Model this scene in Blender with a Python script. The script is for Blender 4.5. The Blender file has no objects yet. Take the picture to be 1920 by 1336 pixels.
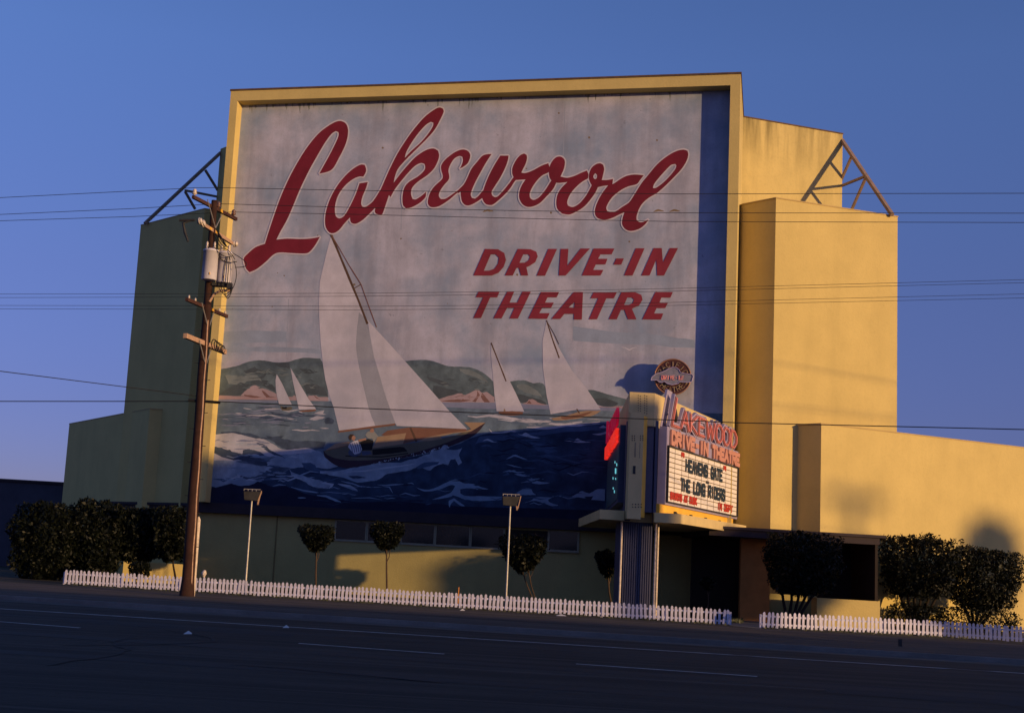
import bpy, math, random
from mathutils import Vector, Matrix, noise
from mathutils.geometry import tessellate_polygon
random.seed(7)
R = math.radians
scene = bpy.context.scene
COL = scene.collection

# ------------------------------------------------------------------ camera model (survey of the place from the photograph)
F = 2556.0; CX, CY = 800.0, 668.0; CAMH = 1.5
rho = math.atan(.057); th = math.atan(.155)
r0 = Vector((1, 0, 0)); W = Vector((0, math.cos(th), math.sin(th))); u0 = Vector((0, -math.sin(th), math.cos(th)))
RT = r0*math.cos(rho)+u0*math.sin(rho); UP = u0*math.cos(rho)-r0*math.sin(rho)
CAM = Vector((0, 0, CAMH))
def ray(x, y): return W+RT*((x-CX)/F)-UP*((y-CY)/F)
def onz(x, y, z): d = ray(x, y); return CAM+d*((z-CAMH)/d.z)
def aty(x, y, Y): d = ray(x, y); return CAM+d*(Y/d.y)
def pl(x, y, p, n): d = ray(x, y); return CAM+d*((p-CAM).dot(n)/d.dot(n))
cam = bpy.data.cameras.new('camera'); co = bpy.data.objects.new('camera', cam); COL.objects.link(co)
M = Matrix.Identity(4)
for i in range(3):
    M[i][0] = RT[i]; M[i][1] = UP[i]; M[i][2] = -W[i]
M.translation = CAM; co.matrix_world = M
cam.sensor_width = 36; cam.lens = F/1920*36; cam.shift_x = 160/1920; cam.shift_y = 0
cam.clip_end = 5000; cam.clip_start = .1
scene.camera = co

# ------------------------------------------------------------------ light
SUN_AZ, SUN_EL = 49.5, 5.6
S = Vector((math.sin(R(SUN_AZ))*math.cos(R(SUN_EL)), -math.cos(R(SUN_AZ))*math.cos(R(SUN_EL)), math.sin(R(SUN_EL))))
wd = bpy.data.worlds.new('World'); scene.world = wd; wd.use_nodes = True
nt = wd.node_tree; bg = nt.nodes['Background']
sky = nt.nodes.new('ShaderNodeTexSky'); sky.sky_type = 'NISHITA'; sky.sun_disc = False
sky.sun_elevation = R(SUN_EL); sky.sun_rotation = math.atan2(S.x, S.y)
sky.air_density = .7; sky.dust_density = .3; sky.ozone_density = 2.5; sky.altitude = 0
gm = nt.nodes.new('ShaderNodeNewGeometry'); sx_ = nt.nodes.new('ShaderNodeSeparateXYZ'); cr = nt.nodes.new('ShaderNodeValToRGB'); mx = nt.nodes.new('ShaderNodeMix'); mx.data_type = 'RGBA'; mx.blend_type = 'MULTIPLY'; mx.inputs[0].default_value = 1
tcw = nt.nodes.new('ShaderNodeTexCoord'); nt.links.new(tcw.outputs['Generated'], sx_.inputs[0]); nt.links.new(sx_.outputs['Z'], cr.inputs[0])
for i_, (p_, c_) in enumerate(((0, (.50, .34, .66)), (.1, (.66, .45, .76)), (.2, (.86, .62, .93)), (.36, (1.12, .96, 1.30)), (1, (1.06, 1.24, 1.50)))):      # film-like colour of the evening sky: violet above the horizon
    e_ = cr.color_ramp.elements[i_] if i_ < 2 else cr.color_ramp.elements.new(p_)
    e_.position = p_; e_.color = (*[v/1.6 for v in c_], 1)
nt.links.new(sky.outputs[0], mx.inputs[6]); nt.links.new(cr.outputs[0], mx.inputs[7]); nt.links.new(mx.outputs[2], bg.inputs[0]); bg.inputs[1].default_value = .15*1.6
sl = bpy.data.lights.new('sun', 'SUN'); sl.energy = 4.1; sl.angle = R(.6); sl.color = (1.0, .635, .265)
so = bpy.data.objects.new('sun', sl); COL.objects.link(so); so.rotation_euler = S.to_track_quat('Z', 'Y').to_euler()
vs = scene.view_settings; vs.view_transform = 'Standard'; vs.look = 'None'; vs.gamma = 1; vs.exposure = .04; vs.use_curve_mapping = False
scene.render.engine = 'CYCLES'; scene.cycles.max_bounces = 8; scene.cycles.diffuse_bounces = 5

# ------------------------------------------------------------------ materials
MATS = {}
STREET = .15
def mat(name, col, rough=.85, var=.12, scale=1.5, streak=0.0, bump=0.0, spec=.3, emit=None, metal=0, spots=0.0, fine=0.0, col2=None, sscale=.9, along=0, topz=None):
    if name in MATS: return MATS[name]
    m = bpy.data.materials.new(name); m.use_nodes = True; n = m.node_tree.nodes; l = m.node_tree.links
    b = n['Principled BSDF']; b.inputs['Roughness'].default_value = rough
    b.inputs['Specular IOR Level'].default_value = spec; b.inputs['Metallic'].default_value = metal
    if emit:
        b.inputs['Emission Color'].default_value = (*emit[0], 1); b.inputs['Emission Strength'].default_value = emit[1]
    tc = n.new('ShaderNodeTexCoord')
    def mixc(a, bb, fac, mode='MIX'):
        x = n.new('ShaderNodeMix'); x.data_type = 'RGBA'; x.blend_type = mode
        for s_, v in ((0, fac), (6, a), (7, bb)):
            if isinstance(v, (int, float)): x.inputs[s_].default_value = v
            elif isinstance(v, tuple): x.inputs[s_].default_value = (*v, 1)
            else: l.new(v, x.inputs[s_])
        return x.outputs[2]
    def nz(sc, detail=5, st=None, rough_=.6):
        t = n.new('ShaderNodeTexNoise'); t.inputs['Scale'].default_value = sc; t.inputs['Detail'].default_value = detail; t.inputs['Roughness'].default_value = rough_
        if st:
            mp = n.new('ShaderNodeMapping'); mp.inputs['Scale'].default_value = st
            l.new(tc.outputs['Object'], mp.inputs[0]); l.new(mp.outputs[0], t.inputs['Vector'])
        else: l.new(tc.outputs['Object'], t.inputs['Vector'])
        return t.outputs['Fac']
    def ramp(x, a, bb):
        q = n.new('ShaderNodeMapRange'); q.inputs[1].default_value = a; q.inputs[2].default_value = bb
        l.new(x, q.inputs[0]); return q.outputs[0]
    c = mixc(tuple(v*(1-var) for v in col), tuple(min(1, v*(1+var)) for v in col), ramp(nz(scale), .3, .7))
    if col2: c = mixc(c, col2, ramp(nz(scale*.35, 6), .42, .68))
    if fine: c = mixc(c, tuple(v*.55 for v in col), mixc((0,0,0), (fine,)*3, ramp(nz(scale*14, 3), .5, .75)))
    if along:
        mp = n.new('ShaderNodeMapping'); mp.inputs['Rotation'].default_value = (0, 0, STREET); mp.inputs['Scale'].default_value = (.02, 1.6, 1)
        l.new(tc.outputs['Object'], mp.inputs[0]); t = n.new('ShaderNodeTexNoise'); t.inputs['Scale'].default_value = 1; t.inputs['Detail'].default_value = 4; l.new(mp.outputs[0], t.inputs['Vector'])
        c = mixc(c, tuple(v*.35 for v in col), mixc((0, 0, 0), (along,)*3, ramp(t.outputs['Fac'], .42, .62)))
        mp = n.new('ShaderNodeMapping'); mp.inputs['Rotation'].default_value = (0, 0, STREET); mp.inputs['Scale'].default_value = (.05, 3.3, 1); mp.inputs['Location'].default_value = (7, 3, 0)
        l.new(tc.outputs['Object'], mp.inputs[0]); t = n.new('ShaderNodeTexNoise'); t.inputs['Scale'].default_value = 1; t.inputs['Detail'].default_value = 5; l.new(mp.outputs[0], t.inputs['Vector'])
        c = mixc(c, tuple(v*2.0 for v in col), mixc((0, 0, 0), (along*.8,)*3, ramp(t.outputs['Fac'], .55, .72)))
    if topz:
        sx2 = n.new('ShaderNodeSeparateXYZ'); l.new(tc.outputs['Object'], sx2.inputs[0])
        q1 = n.new('ShaderNodeMapRange'); q1.inputs[1].default_value = topz[0]; q1.inputs[2].default_value = topz[1]; l.new(sx2.outputs['Z'], q1.inputs[0])
        mm = n.new('ShaderNodeMath'); mm.operation = 'MULTIPLY'; l.new(q1.outputs[0], mm.inputs[0]); l.new(ramp(nz(1.6, 6, (1, 1, .10)), .42, .68), mm.inputs[1])
        c = mixc(c, tuple(v*.22 for v in col), mm.outputs[0])
    if streak:
        f = ramp(nz(sscale, 6, (1, 1, .13)), .47, .78)
        c = mixc(c, tuple(v*.42 for v in col), mixc((0, 0, 0), (streak,)*3, f))
    if spots:
        f = ramp(nz(3.2, 3), .70, .74)
        c = mixc(c, tuple(v*.35 for v in col), mixc((0, 0, 0), (spots,)*3, f))
    l.new(c, b.inputs['Base Color'])
    if bump:
        bp = n.new('ShaderNodeBump'); bp.inputs['Strength'].default_value = bump; bp.inputs['Distance'].default_value = .02
        l.new(nz(scale*20, 4), bp.inputs['Height']); l.new(bp.outputs[0], b.inputs['Normal'])
    MATS[name] = m
    return m
YEL = (.58, .455, .18)
m_stucco = mat('yellow_stucco', YEL, .9, .07, .55, streak=.16, bump=.5, fine=.12)
m_stucco_dirty = mat('stained_stucco', (.56, .45, .19), .9, .09, .5, streak=.42, bump=.5, fine=.2, topz=(23.5, 26.6))
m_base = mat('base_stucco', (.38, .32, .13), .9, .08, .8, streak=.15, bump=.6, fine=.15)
m_coping = mat('brown_coping', (.10, .06, .04), .8, .3, 3)
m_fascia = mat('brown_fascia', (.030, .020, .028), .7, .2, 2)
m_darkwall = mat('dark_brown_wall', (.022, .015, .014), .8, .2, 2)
m_orange = mat('rust_plaster', (.48, .20, .06), .85, .15, 2)
m_glass = mat('window_glass', (.012, .013, .015), .15, .1, 2, spec=.5)
m_trim = mat('window_trim', (.30, .27, .19), .7, .1, 3)
m_steel = mat('brace_steel', (.28, .20, .16), .6, .2, 4)
m_wood = mat('pole_wood', (.036, .014, .011), .85, .35, 3, streak=.7, bump=.5, sscale=9)
m_armwood = mat('dark_arm_wood', (.06, .026, .022), .85, .3, 5, bump=.3)
m_palewood = mat('weathered_arm_wood', (.42, .27, .19), .85, .25, 6, bump=.3)
m_tag = mat('yellow_tag', (.75, .42, .04), .6, .1, 9)
m_porc = mat('porcelain', (.55, .47, .42), .25, .1, 9, spec=.6)
m_porcd = mat('brown_porcelain', (.14, .07, .05), .25, .1, 9, spec=.6)
m_tank = mat('transformer_paint', (.58, .56, .66), .5, .08, 4, spec=.4, streak=.1)
m_dark = mat('dark_metal', (.03, .03, .035), .6, .3, 4)
m_wire = mat('wire', (.012, .012, .014), .6, .2, 4)
m_galv = mat('galvanised', (.40, .38, .36), .45, .2, 6, metal=.3)
m_white = mat('white_paint', (.56, .55, .72), .75, .16, 6, streak=.25, bump=.2, fine=.15, sscale=7)
m_peel = mat('peeling_paint', (.6, .5, .42), .8, .3, 7, spots=.8, fine=.5)
m_asph = mat('asphalt', (.046, .037, .031), .9, .25, .5, bump=.8, fine=.6, spec=.2, along=.7)
m_gutter = mat('concrete_gutter', (.10, .09, .085), .9, .25, .6, bump=.5, fine=.3)
m_kerb = mat('kerb_concrete', (.19, .175, .17), .9, .25, .8, bump=.5, fine=.3)
m_verge = mat('verge_dirt', (.085, .062, .050), .95, .3, .5, bump=.8, fine=.6, along=.5)
m_ground = mat('lot_dirt', (.035, .03, .02), .95, .35, .4, bump=.8, fine=.5)
m_line = mat('road_paint', (.55, .53, .52), .8, .3, 3, fine=.6)
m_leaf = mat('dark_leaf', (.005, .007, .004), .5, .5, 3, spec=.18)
m_leaf2 = mat('olive_leaf', (.03, .036, .012), .5, .5, 3, spec=.3)
m_bark = mat('bark', (.07, .045, .032), .9, .3, 8, bump=.5)
m_bark2 = mat('dark_bark', (.02, .014, .012), .9, .3, 8, bump=.5)
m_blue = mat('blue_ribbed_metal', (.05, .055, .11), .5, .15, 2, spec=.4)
m_lav = mat('lavender_enamel', (.31, .28, .44), .4, .1, 2, streak=.3, spec=.4)
m_board = mat('letter_board_white', (.74, .70, .68), .5, .06, 1.5, streak=.12)
m_grid = mat('board_rail', (.12, .07, .05), .6, .2, 4)
m_ink = mat('board_letter_dark', (.012, .03, .055), .5, .2, 9)
m_redl = mat('board_letter_red', (.42, .03, .02), .5, .15, 9)
m_beige = mat('pylon_enamel', (.60, .47, .23), .6, .08, 1.5, streak=.35, fine=.2, spec=.3)
m_yelm = mat('yellow_enamel', (.78, .45, .06), .5, .08, 2, streak=.2)
m_neon = mat('pink_neon', (.8, .3, .25), .3, .1, 4, emit=((1, .20, .16), .30))
m_neond = mat('weak_neon', (.6, .2, .18), .3, .1, 4, emit=((1, .15, .12), .16))
m_chan2 = mat('letter_channel_worn', (.30, .12, .13), .5, .15, 4)
m_neonr = mat('red_neon', (.5, .05, .03), .3, .1, 4, emit=((1, .035, .02), .6))
m_neonm = mat('magenta_neon', (.4, .03, .08), .3, .1, 4, emit=((.85, .01, .07), .20))
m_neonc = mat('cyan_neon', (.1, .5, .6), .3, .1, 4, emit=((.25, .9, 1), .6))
m_chan = mat('letter_channel', (.50, .24, .20), .5, .1, 4)
m_disc = mat('disc_enamel', (.08, .028, .022), .5, .25, 5, spec=.4)
m_rim = mat('disc_rim', (.38, .2, .13), .4, .15, 5, metal=.3)
m_silver = mat('silver_enamel', (.20, .20, .27), .4, .2, 5, spec=.5)
m_dull = mat('unlit_tube', (.42, .34, .22), .3, .2, 6)
m_paper = mat('paper', (.6, .58, .58), .9, .1, 9)

# ------------------------------------------------------------------ mesh builder
class MB:
    def __init__(s): s.v = []; s.f = []; s.m = []; s.sm = []
    def add(s, vs_, fs, mi=0, smooth=False):
        o = len(s.v); s.v += [Vector(p) for p in vs_]
        for f in fs: s.f.append(tuple(i+o for i in f)); s.m.append(mi); s.sm.append(smooth)
    def prism(s, pts, z0, z1, mi=0):           # plan polygon extruded
        n = len(pts); b = [Vector((p[0], p[1], z0)) for p in pts]; t = [Vector((p[0], p[1], z1)) for p in pts]
        s.add(b+t, [(i, (i+1) % n, n+(i+1) % n, n+i) for i in range(n)]+[tuple(range(n))[::-1], tuple(range(n, 2*n))], mi)
    def hexa(s, o, a, b, c, mi=0):             # box from corner o with edge vectors
        P = [o, o+a, o+a+b, o+b]; P += [p+c for p in P]
        s.add(P, [(0, 3, 2, 1), (4, 5, 6, 7), (0, 1, 5, 4), (1, 2, 6, 5), (2, 3, 7, 6), (3, 0, 4, 7)], mi)
    def bar(s, a, b, w, h=None, mi=0, up=Vector((0, 0, 1))):
        h = h or w; d = (b-a).normalized(); x = d.cross(up)
        if x.length < 1e-3: x = d.cross(Vector((1, 0, 0)))
        x.normalize(); y = x.cross(d)
        s.hexa(a-x*w/2-y*h/2, x*w, y*h, b-a, mi)
    def tube(s, pts, r, n=8, mi=0, cap=True):
        rs = r if isinstance(r, (list, tuple)) else [r]*len(pts)
        pts = [Vector(p) for p in pts]; V = []; pre = None
        for i, p in enumerate(pts):
            d = (pts[min(i+1, len(pts)-1)]-pts[max(i-1, 0)]).normalized()
            x = d.cross(Vector((0, 0, 1))) if pre is None else (pre-d*pre.dot(d))
            if x.length < 1e-3: x = d.cross(Vector((0, 1, 0)))
            x.normalize(); pre = x; y = d.cross(x)
            V += [p+(x*math.cos(a)+y*math.sin(a))*rs[i] for a in [2*math.pi*k/n for k in range(n)]]
        Fc = [(i*n+k, i*n+(k+1) % n, (i+1)*n+(k+1) % n, (i+1)*n+k) for i in range(len(pts)-1) for k in range(n)]
        s.add(V, Fc, mi, True)
        if cap: s.add(V[:n], [tuple(range(n))[::-1]], mi); s.add(V[-n:], [tuple(range(n))], mi)
    def mark(s): s.marks = getattr(s, 'marks', [])+[(len(s.v), len(s.f))]
    def each(s, name, mats, parent=None, isl=False):       # every marked piece becomes an object of its own
        mk = getattr(s, 'marks', [])+[(len(s.v), len(s.f))]; out_ = []
        if mk[0] != (0, 0): mk = [(0, 0)]+mk
        for (v0, f0), (v1, f1) in zip(mk, mk[1:]):
            if f1 == f0: continue
            q = MB(); q.v = s.v[v0:v1]; q.f = [tuple(i-v0 for i in f) for f in s.f[f0:f1]]; q.m = s.m[f0:f1]; q.sm = s.sm[f0:f1]
            out_.append(q.build(name, mats, parent))
        return out_
    def build(s, name, mats, parent=None, smooth=False, origin=None):
        me = bpy.data.meshes.new(name)
        o_ = origin or Vector((0, 0, 0))
        me.from_pydata([tuple(p-o_) for p in s.v], [], s.f); me.validate(verbose=False)
        for m in (mats if isinstance(mats, (list, tuple)) else [mats]): me.materials.append(m)
        if len(me.polygons) == len(s.f):
            me.polygons.foreach_set('material_index', s.m); me.polygons.foreach_set('use_smooth', s.sm)
        me.update()
        o = bpy.data.objects.new(name, me); COL.objects.link(o); o.location = o_
        if parent: o.parent = parent; o.matrix_parent_inverse = Matrix.Translation(-parent.location)if False else Matrix.Identity(4); o.location = o_-WL(parent)
        return o
def WL(o):
    v = o.location.copy()
    while o.parent: o = o.parent; v += o.location
    return v
def tag(o, label=None, cat=None, group=None, kind=None):
    if label: o['label'] = label
    if cat: o['category'] = cat
    if group: o['group'] = group
    if kind: o['kind'] = kind
    return o
def thing(name, loc, label, cat, group=None):
    o = bpy.data.objects.new(name, None); COL.objects.link(o); o.location = Vector(loc); o.empty_display_size = .3
    return tag(o, label, cat, group)

# ------------------------------------------------------------------ survey points
TR = aty(1389, 139, 64); H = TR.z; TL = onz(433, 171, H)
D = (TR-TL); L = D.length; D.normalize(); NN = Vector((-D.y, D.x, 0)); ZZ = Vector((0, 0, 1))
N0 = -NN
def sp(s, t, z): p = TL+D*s+NN*t; return Vector((p.x, p.y, z))
def sbox(mb, s0, s1, t0, t1, z0, z1, mi=0): mb.hexa(sp(s0, t0, z0), D*(s1-s0), NN*(t1-t0), ZZ*(z1-z0), mi)
REC = .70
ZB = 4.24

# ------------------------------------------------------------------ ground
def plane(name, pts, z, m, kind='structure'):
    b = MB(); b.add([(p[0], p[1], z) for p in pts], [tuple(range(len(pts)))])
    return tag(b.build(name, m), kind=kind)
ZR = -.13
ka, kb = onz(92, 1121, 0), onz(1840, 1231, 0)
sd = (kb-ka); sd.z = 0; sd.normalize(); sn = Vector((-sd.y, sd.x, 0))          # street direction, and across (away from camera)
K0 = (ka+kb)/2; K0.z = 0
def st(a, b, z=0): p = K0+sd*a+sn*b; return Vector((p.x, p.y, z))
b = MB(); b.add([st(-1500, .15), st(1500, .15), st(1500, 3000), st(-1500, 3000)], [(0, 1, 2, 3)]); tag(b.build('ground', m_ground), kind='structure')
b = MB(); b.add([st(-300, .15, .004), st(300, .15, .004), st(300, 13.6, .004), st(-300, 13.6, .004)], [(0, 1, 2, 3)]); tag(b.build('verge', m_verge), kind='structure')
b = MB(); b.hexa(st(-400, 0, ZR-.1), sd*800, sn*.15, ZZ*(.1-ZR+.006)); tag(b.build('kerb', m_kerb), kind='structure')
b = MB(); b.add([st(-400, -1.1, ZR+.006), st(400, -1.1, ZR+.006), st(400, 0, ZR+.012), st(-400, 0, ZR+.012)], [(0, 1, 2, 3)]); tag(b.build('gutter', m_gutter), kind='structure')
b = MB(); b.add([st(-1500, -1500, ZR), st(1500, -1500, ZR), st(1500, 0, ZR), st(-1500, 0, ZR)], [(0, 1, 2, 3)]); tag(b.build('road', m_asph), kind='structure')
# tar seams and paint
def roadline(pa, pb, w, name, ext=(0, 0), m=m_line, dz=.006):
    a = onz(*pa, ZR+dz); c = onz(*pb, ZR+dz); d = (c-a).normalized(); a -= d*ext[0]; c += d*ext[1]
    q = Vector((-d.y, d.x, 0))*w/2; b = MB(); b.add([a-q, c-q, c+q, a+q], [(0, 1, 2, 3)])
    return tag(b.build(name, m), kind='structure')
roadline((92, 1146), (1836, 1256), .17, 'road_edge_line', (60, 60))
roadline((560, 1205), (833, 1225), .12, 'road_lane_dash')
roadline((60, 1169), (150, 1176), .12, 'road_lane_dash', (2, 0))
roadline((1080, 1243.5), (1420, 1267), .12, 'road_lane_dash')
m_tar = mat('tar_band', (.016, .015, .015), .85, .3, .6)
for y0, y1, w in ((1157, 1268, .5), (1190, 1304, .9), (1226, 1340, .7)):
    roadline((92, y0), (1836, y1), w, 'road_tar_band', (60, 60), m_tar, .003)
m_worn = mat('worn_verge', (.15, .12, .115), .95, .3, .6, fine=.5)
for y0, y1, w in ((1100, 1204, .35), (1109, 1217, .25)):
    a = onz(92, y0, .009); c = onz(1836, y1, .009); d = (c-a).normalized(); q = Vector((-d.y, d.x, 0))*w/2
    b = MB(); b.add([a-d*40-q, c+d*40-q, c+d*40+q, a-d*40+q], [(0, 1, 2, 3)]); tag(b.build('verge_crack', m_worn if w > .3 else m_tar), kind='structure')
# worn driveway through the fence gap
a1, a2, a3, a4 = onz(1368, 1172, .01), onz(1427, 1178, .01), onz(1442, 1140, .01), onz(1395, 1138, .01)
b = MB(); b.add([a1, a2, a3, a4], [(0, 1, 2, 3)]); tag(b.build('path', mat('path_concrete', (.17, .14, .12), .9, .2, 1, fine=.4)), kind='structure')

# ------------------------------------------------------------------ theatre building
bld = thing('drive_in_theatre', sp(L/2, 3, 0), 'huge yellow stucco screen tower with a painted sailing mural and folded side wings', 'building')
s_in0 = sum([(pl(x, y, TR, N0)-TL).dot(D) for x, y in ((446, 195), (424.6, 434), (389.6, 868))])/3
s_in1 = sum([(pl(x, y, TR, N0)-TL).dot(D) for x, y in ((1369, 165), (1363, 480), (1358, 648))])/3
z_in = (pl(452, 188, TR, N0).z+pl(1369, 161, TR, N0).z)/2
b = MB()
sbox(b, 0, s_in0, 0, REC, ZB, H); sbox(b, s_in1, L, 0, REC, ZB, H); sbox(b, s_in0, s_in1, 0, REC, z_in, H)
b.build('mural_frame', m_stucco, bld)
b = MB(); sbox(b, 0, L, REC, 6.55, ZB, H); b.build('tower_body', m_stucco_dirty, bld)
b = MB(); sbox(b, -.04, L+.04, -.04, 6.6, H+.003, H+.10); b.build('coping', m_coping, bld)
# base wall under the mural
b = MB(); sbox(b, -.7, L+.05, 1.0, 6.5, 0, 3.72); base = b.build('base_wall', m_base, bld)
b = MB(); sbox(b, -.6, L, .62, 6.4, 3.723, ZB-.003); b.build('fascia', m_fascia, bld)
BW = sp(0, .985, 0)
def bw(x, y): q = pl(x, y, BW, N0); return (q-TL).dot(D), q.z
b = MB(); s_, _ = bw(515, 1040); sbox(b, s_-.03, s_+.03, .97, .998, 0, 3.7); b.build('wall_joint', mat('joint_dark', (.2, .15, .06), .9), bld)
s_, _ = bw(1375, 1070); b = MB(); sbox(b, s_-.14, s_+.12, .60, .997, 0, 3.5); b.build('corner_post', m_stucco, bld)
edges = [627, 687, 751, 815.6, 882, 946]
zt = 3.62
for i in range(5):
    s0, _ = bw(edges[i]+2.5, 1010); s1, _ = bw(edges[i+1]-2.5, 1012); _, zb = bw((edges[i]+edges[i+1])/2, 1010+(edges[i]-627)*.056+1)
    w = MB(); sbox(w, s0-.09, s1+.09, .93, .997, zb-.10, zb-.003); sbox(w, s0-.09, s0, .94, .997, zb, zt); sbox(w, s1, s1+.09, .94, .997, zb, zt); sbox(w, s0-.09, s1+.09, .94, .997, zt+.003, zt+.08)
    wo = w.build('window', m_trim, bld)
    w = MB(); sbox(w, s0, s1, .97, .998, zb, zt); w.build('pane', m_glass, wo)
s0, zb = bw(1030, 1029); s1, _ = bw(1082, 1031)
w = MB(); sbox(w, s0-.1, s1+.1, .88, .997, zb-.12, zb-.003); sbox(w, s0-.1, s0, .92, .997, zb, zt); sbox(w, s1, s1+.1, .92, .997, zb, zt); sbox(w, s0-.1, s1+.1, .92, .997, zt+.003, zt+.08)
wo = w.build('window', m_trim, bld); w = MB(); sbox(w, s0, s1, .96, .998, zb, zt); w.build('pane', m_glass, wo)
s0, _ = bw(948, 1028); s1, _ = bw(1028, 1030)
w = MB(); sbox(w, s0, s1, .95, .998, zb+.1, zt-.6); sbox(w, s0, s1, .93, .998, zt-.597, zt); w.build('shutter', m_darkwall, bld)

def extr(ps, z0, z1, name, m, parent=bld):
    q = MB(); q.prism(ps, z0, z1); return q.build(name, m, parent)
# right wing B
B0 = onz(1407, 222, H); B1 = onz(1580, 252, H); e = (B1-B0); e.z = 0; e.normalize(); nb = Vector((-e.y, e.x, 0))
B0x = B0-e*1.2
extr([B0x, B1, B1+nb*1.4, B0x+nb*1.4], 0, H-.003, 'rear_wing', m_stucco_dirty)
extr([B0x-nb*.03, B1-nb*.03+e*.03, B1+nb*1.43+e*.03, B0x+nb*1.43], H, H+.07, 'coping', m_coping)
# tower C
C1 = aty(1455, 372, 65); zC = C1.z; C2 = onz(1683, 407, zC); C0 = onz(1393, 384, zC); ec = (C2-C1); ec.z = 0; ec.normalize(); nc = Vector((-ec.y, ec.x, 0))
C3 = C2+nc*4.5; C4 = C0+nc*4.2
extr([C0, C1, C2, C3, C4], 0, zC-.003, 'corner_tower', m_stucco)
def out(ps, k):
    c = sum(ps, Vector())/len(ps); return [p+(p-c).normalized()*k for p in ps]
extr(out([C0, C1, C2, C3, C4], .04), zC, zC+.06, 'coping', mat('stucco_coping', (.45, .33, .15), .9, .1, 1))
# low wing E
E1 = aty(1540, 795, 64.4); zE = E1.z; E2 = onz(1838, 830, zE); E0 = onz(1502, 797, zE)
ee = (E2-E1); ee.z = 0; ee.normalize(); ne = Vector((-ee.y, ee.x, 0)); E2 = E1+ee*17
# keep its rear edge against the corner tower
den = (E0-E1); k = ((C1-E1).dot(nc))/den.dot(nc); E0 = E1+den*k
extr([E0, E1, E2, E2+ne*5, E0+ne*5], 0, zE-.003, 'low_wing', m_stucco)
extr(out([E0, E1, E2, E2+ne*5, E0+ne*5], .04), zE, zE+.06, 'coping', MATS['stucco_coping'])
# left side, the mirror image
G1 = onz(413.5, 279, H); G0 = sp(-.3, 6.5, 0); G0.z = 0
g = (G0-G1); g.z = 0; g.normalize(); gn = Vector((-g.y, g.x, 0))
extr([G1, G0+g*1.0, G0+g*1.0+gn*1.4, G1+gn*1.4], 0, H-.003, 'rear_wing', m_stucco_dirty)
A1 = aty(264, 423, 78.2); zA = A1.z; A0 = onz(384, 392, zA); ea = (A1-A0); ea.z = 0; ea.normalize(); na = Vector((ea.y, -ea.x, 0))
if na.y < 0: na = -na
Aq = sp(-.2, (A0-TL).dot(NN)+1.5, 0)
extr([A0, Aq, Aq+na*4.5, A1+na*4.5, A1], 0, zA-.003, 'corner_tower', m_stucco)
extr(out([A0, Aq, Aq+na*4.5, A1+na*4.5, A1], .04), zA, zA+.06, 'coping', MATS['stucco_coping'])
J1 = aty(281, 766.6, 75.2); zJ = J1.z; J0 = onz(130, 795, zJ); J2 = onz(323.6, 769.7, zJ)
nA = Vector((ea.y, -ea.x, 0)); k = (A0-J1).dot(nA)/((J2-J1).dot(nA)) if abs((J2-J1).dot(nA)) > 1e-3 else 1
J2 = J1+(J2-J1)*max(.8, min(k, 2.2)); jb = (J0-J1).normalized(); 
extr([J1, J2, J2+Vector((1.5, 3, 0)), J0+Vector((6, 5, 0)), J0], 0, zJ-.003, 'low_wing', m_stucco)
extr(out([J1, J2, J2+Vector((1.5, 3, 0)), J0+Vector((6, 5, 0)), J0], .04), zJ, zJ+.06, 'coping', MATS['stucco_coping'])
# steel braces on the corner towers
def brace(pn, apex, foot, mids, name='steel_brace'):
    q = MB(); P0, nrm = pn
    f = lambda p: pl(p[0], p[1], P0, nrm)
    q.bar(f(apex), f(foot), .17, .17)
    for a_, b_ in mids: q.bar(f(a_), f(b_), .12, .12)
    return q.build(name, m_steel, bld)
ft = onz(1673, 403, zC); B1z = Vector((B1.x, B1.y, 0)); dv = Vector((ft.x-B1.x, ft.y-B1.y, 0)); nv = Vector((-dv.y, dv.x, 0)).normalized()
brace((B1z, nv), (1578, 262), (1673, 403), [((1597, 293), (1576.5, 339)), ((1621, 331), (1577.5, 348.6)), ((1623, 334), (1597, 393))])
ft = onz(271.7, 418, zA); dv = Vector((ft.x-G1.x, ft.y-G1.y, 0)); nv = Vector((-dv.y, dv.x, 0)).normalized()
brace((Vector((G1.x, G1.y, 0)), nv), (414, 286), (271.7, 419), [((385, 319), (408.4, 357)), ((347, 357), (408.4, 369)), ((347, 359), (366, 392))])
# right porch
zp = 4.05
P1 = onz(1395, 988, zp); P2 = onz(1662, 1003.5, zp); pd = (P2-P1); pd.z = 0; pd.normalize(); pn_ = Vector((-pd.y, pd.x, 0))
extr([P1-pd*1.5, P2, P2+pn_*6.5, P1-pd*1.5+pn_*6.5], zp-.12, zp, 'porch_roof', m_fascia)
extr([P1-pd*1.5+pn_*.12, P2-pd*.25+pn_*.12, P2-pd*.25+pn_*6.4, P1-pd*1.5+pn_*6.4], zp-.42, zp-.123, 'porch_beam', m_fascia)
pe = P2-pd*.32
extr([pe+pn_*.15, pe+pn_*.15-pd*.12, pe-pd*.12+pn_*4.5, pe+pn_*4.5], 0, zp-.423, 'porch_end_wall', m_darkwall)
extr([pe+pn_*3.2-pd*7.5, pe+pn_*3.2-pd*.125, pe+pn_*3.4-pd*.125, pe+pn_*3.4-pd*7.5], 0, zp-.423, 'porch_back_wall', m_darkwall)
q1 = aty(1388, 1100, 61.5); q2 = aty(1443, 1100, 61.5)
extr([Vector((q1.x, q1.y, 0)), Vector((q2.x, q2.y, 0)), Vector((q2.x+.3, q2.y+1.6, 0)), Vector((q1.x+.3, q1.y+1.6, 0))], 0, zp-.426, 'entrance_wall', m_orange)
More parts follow.
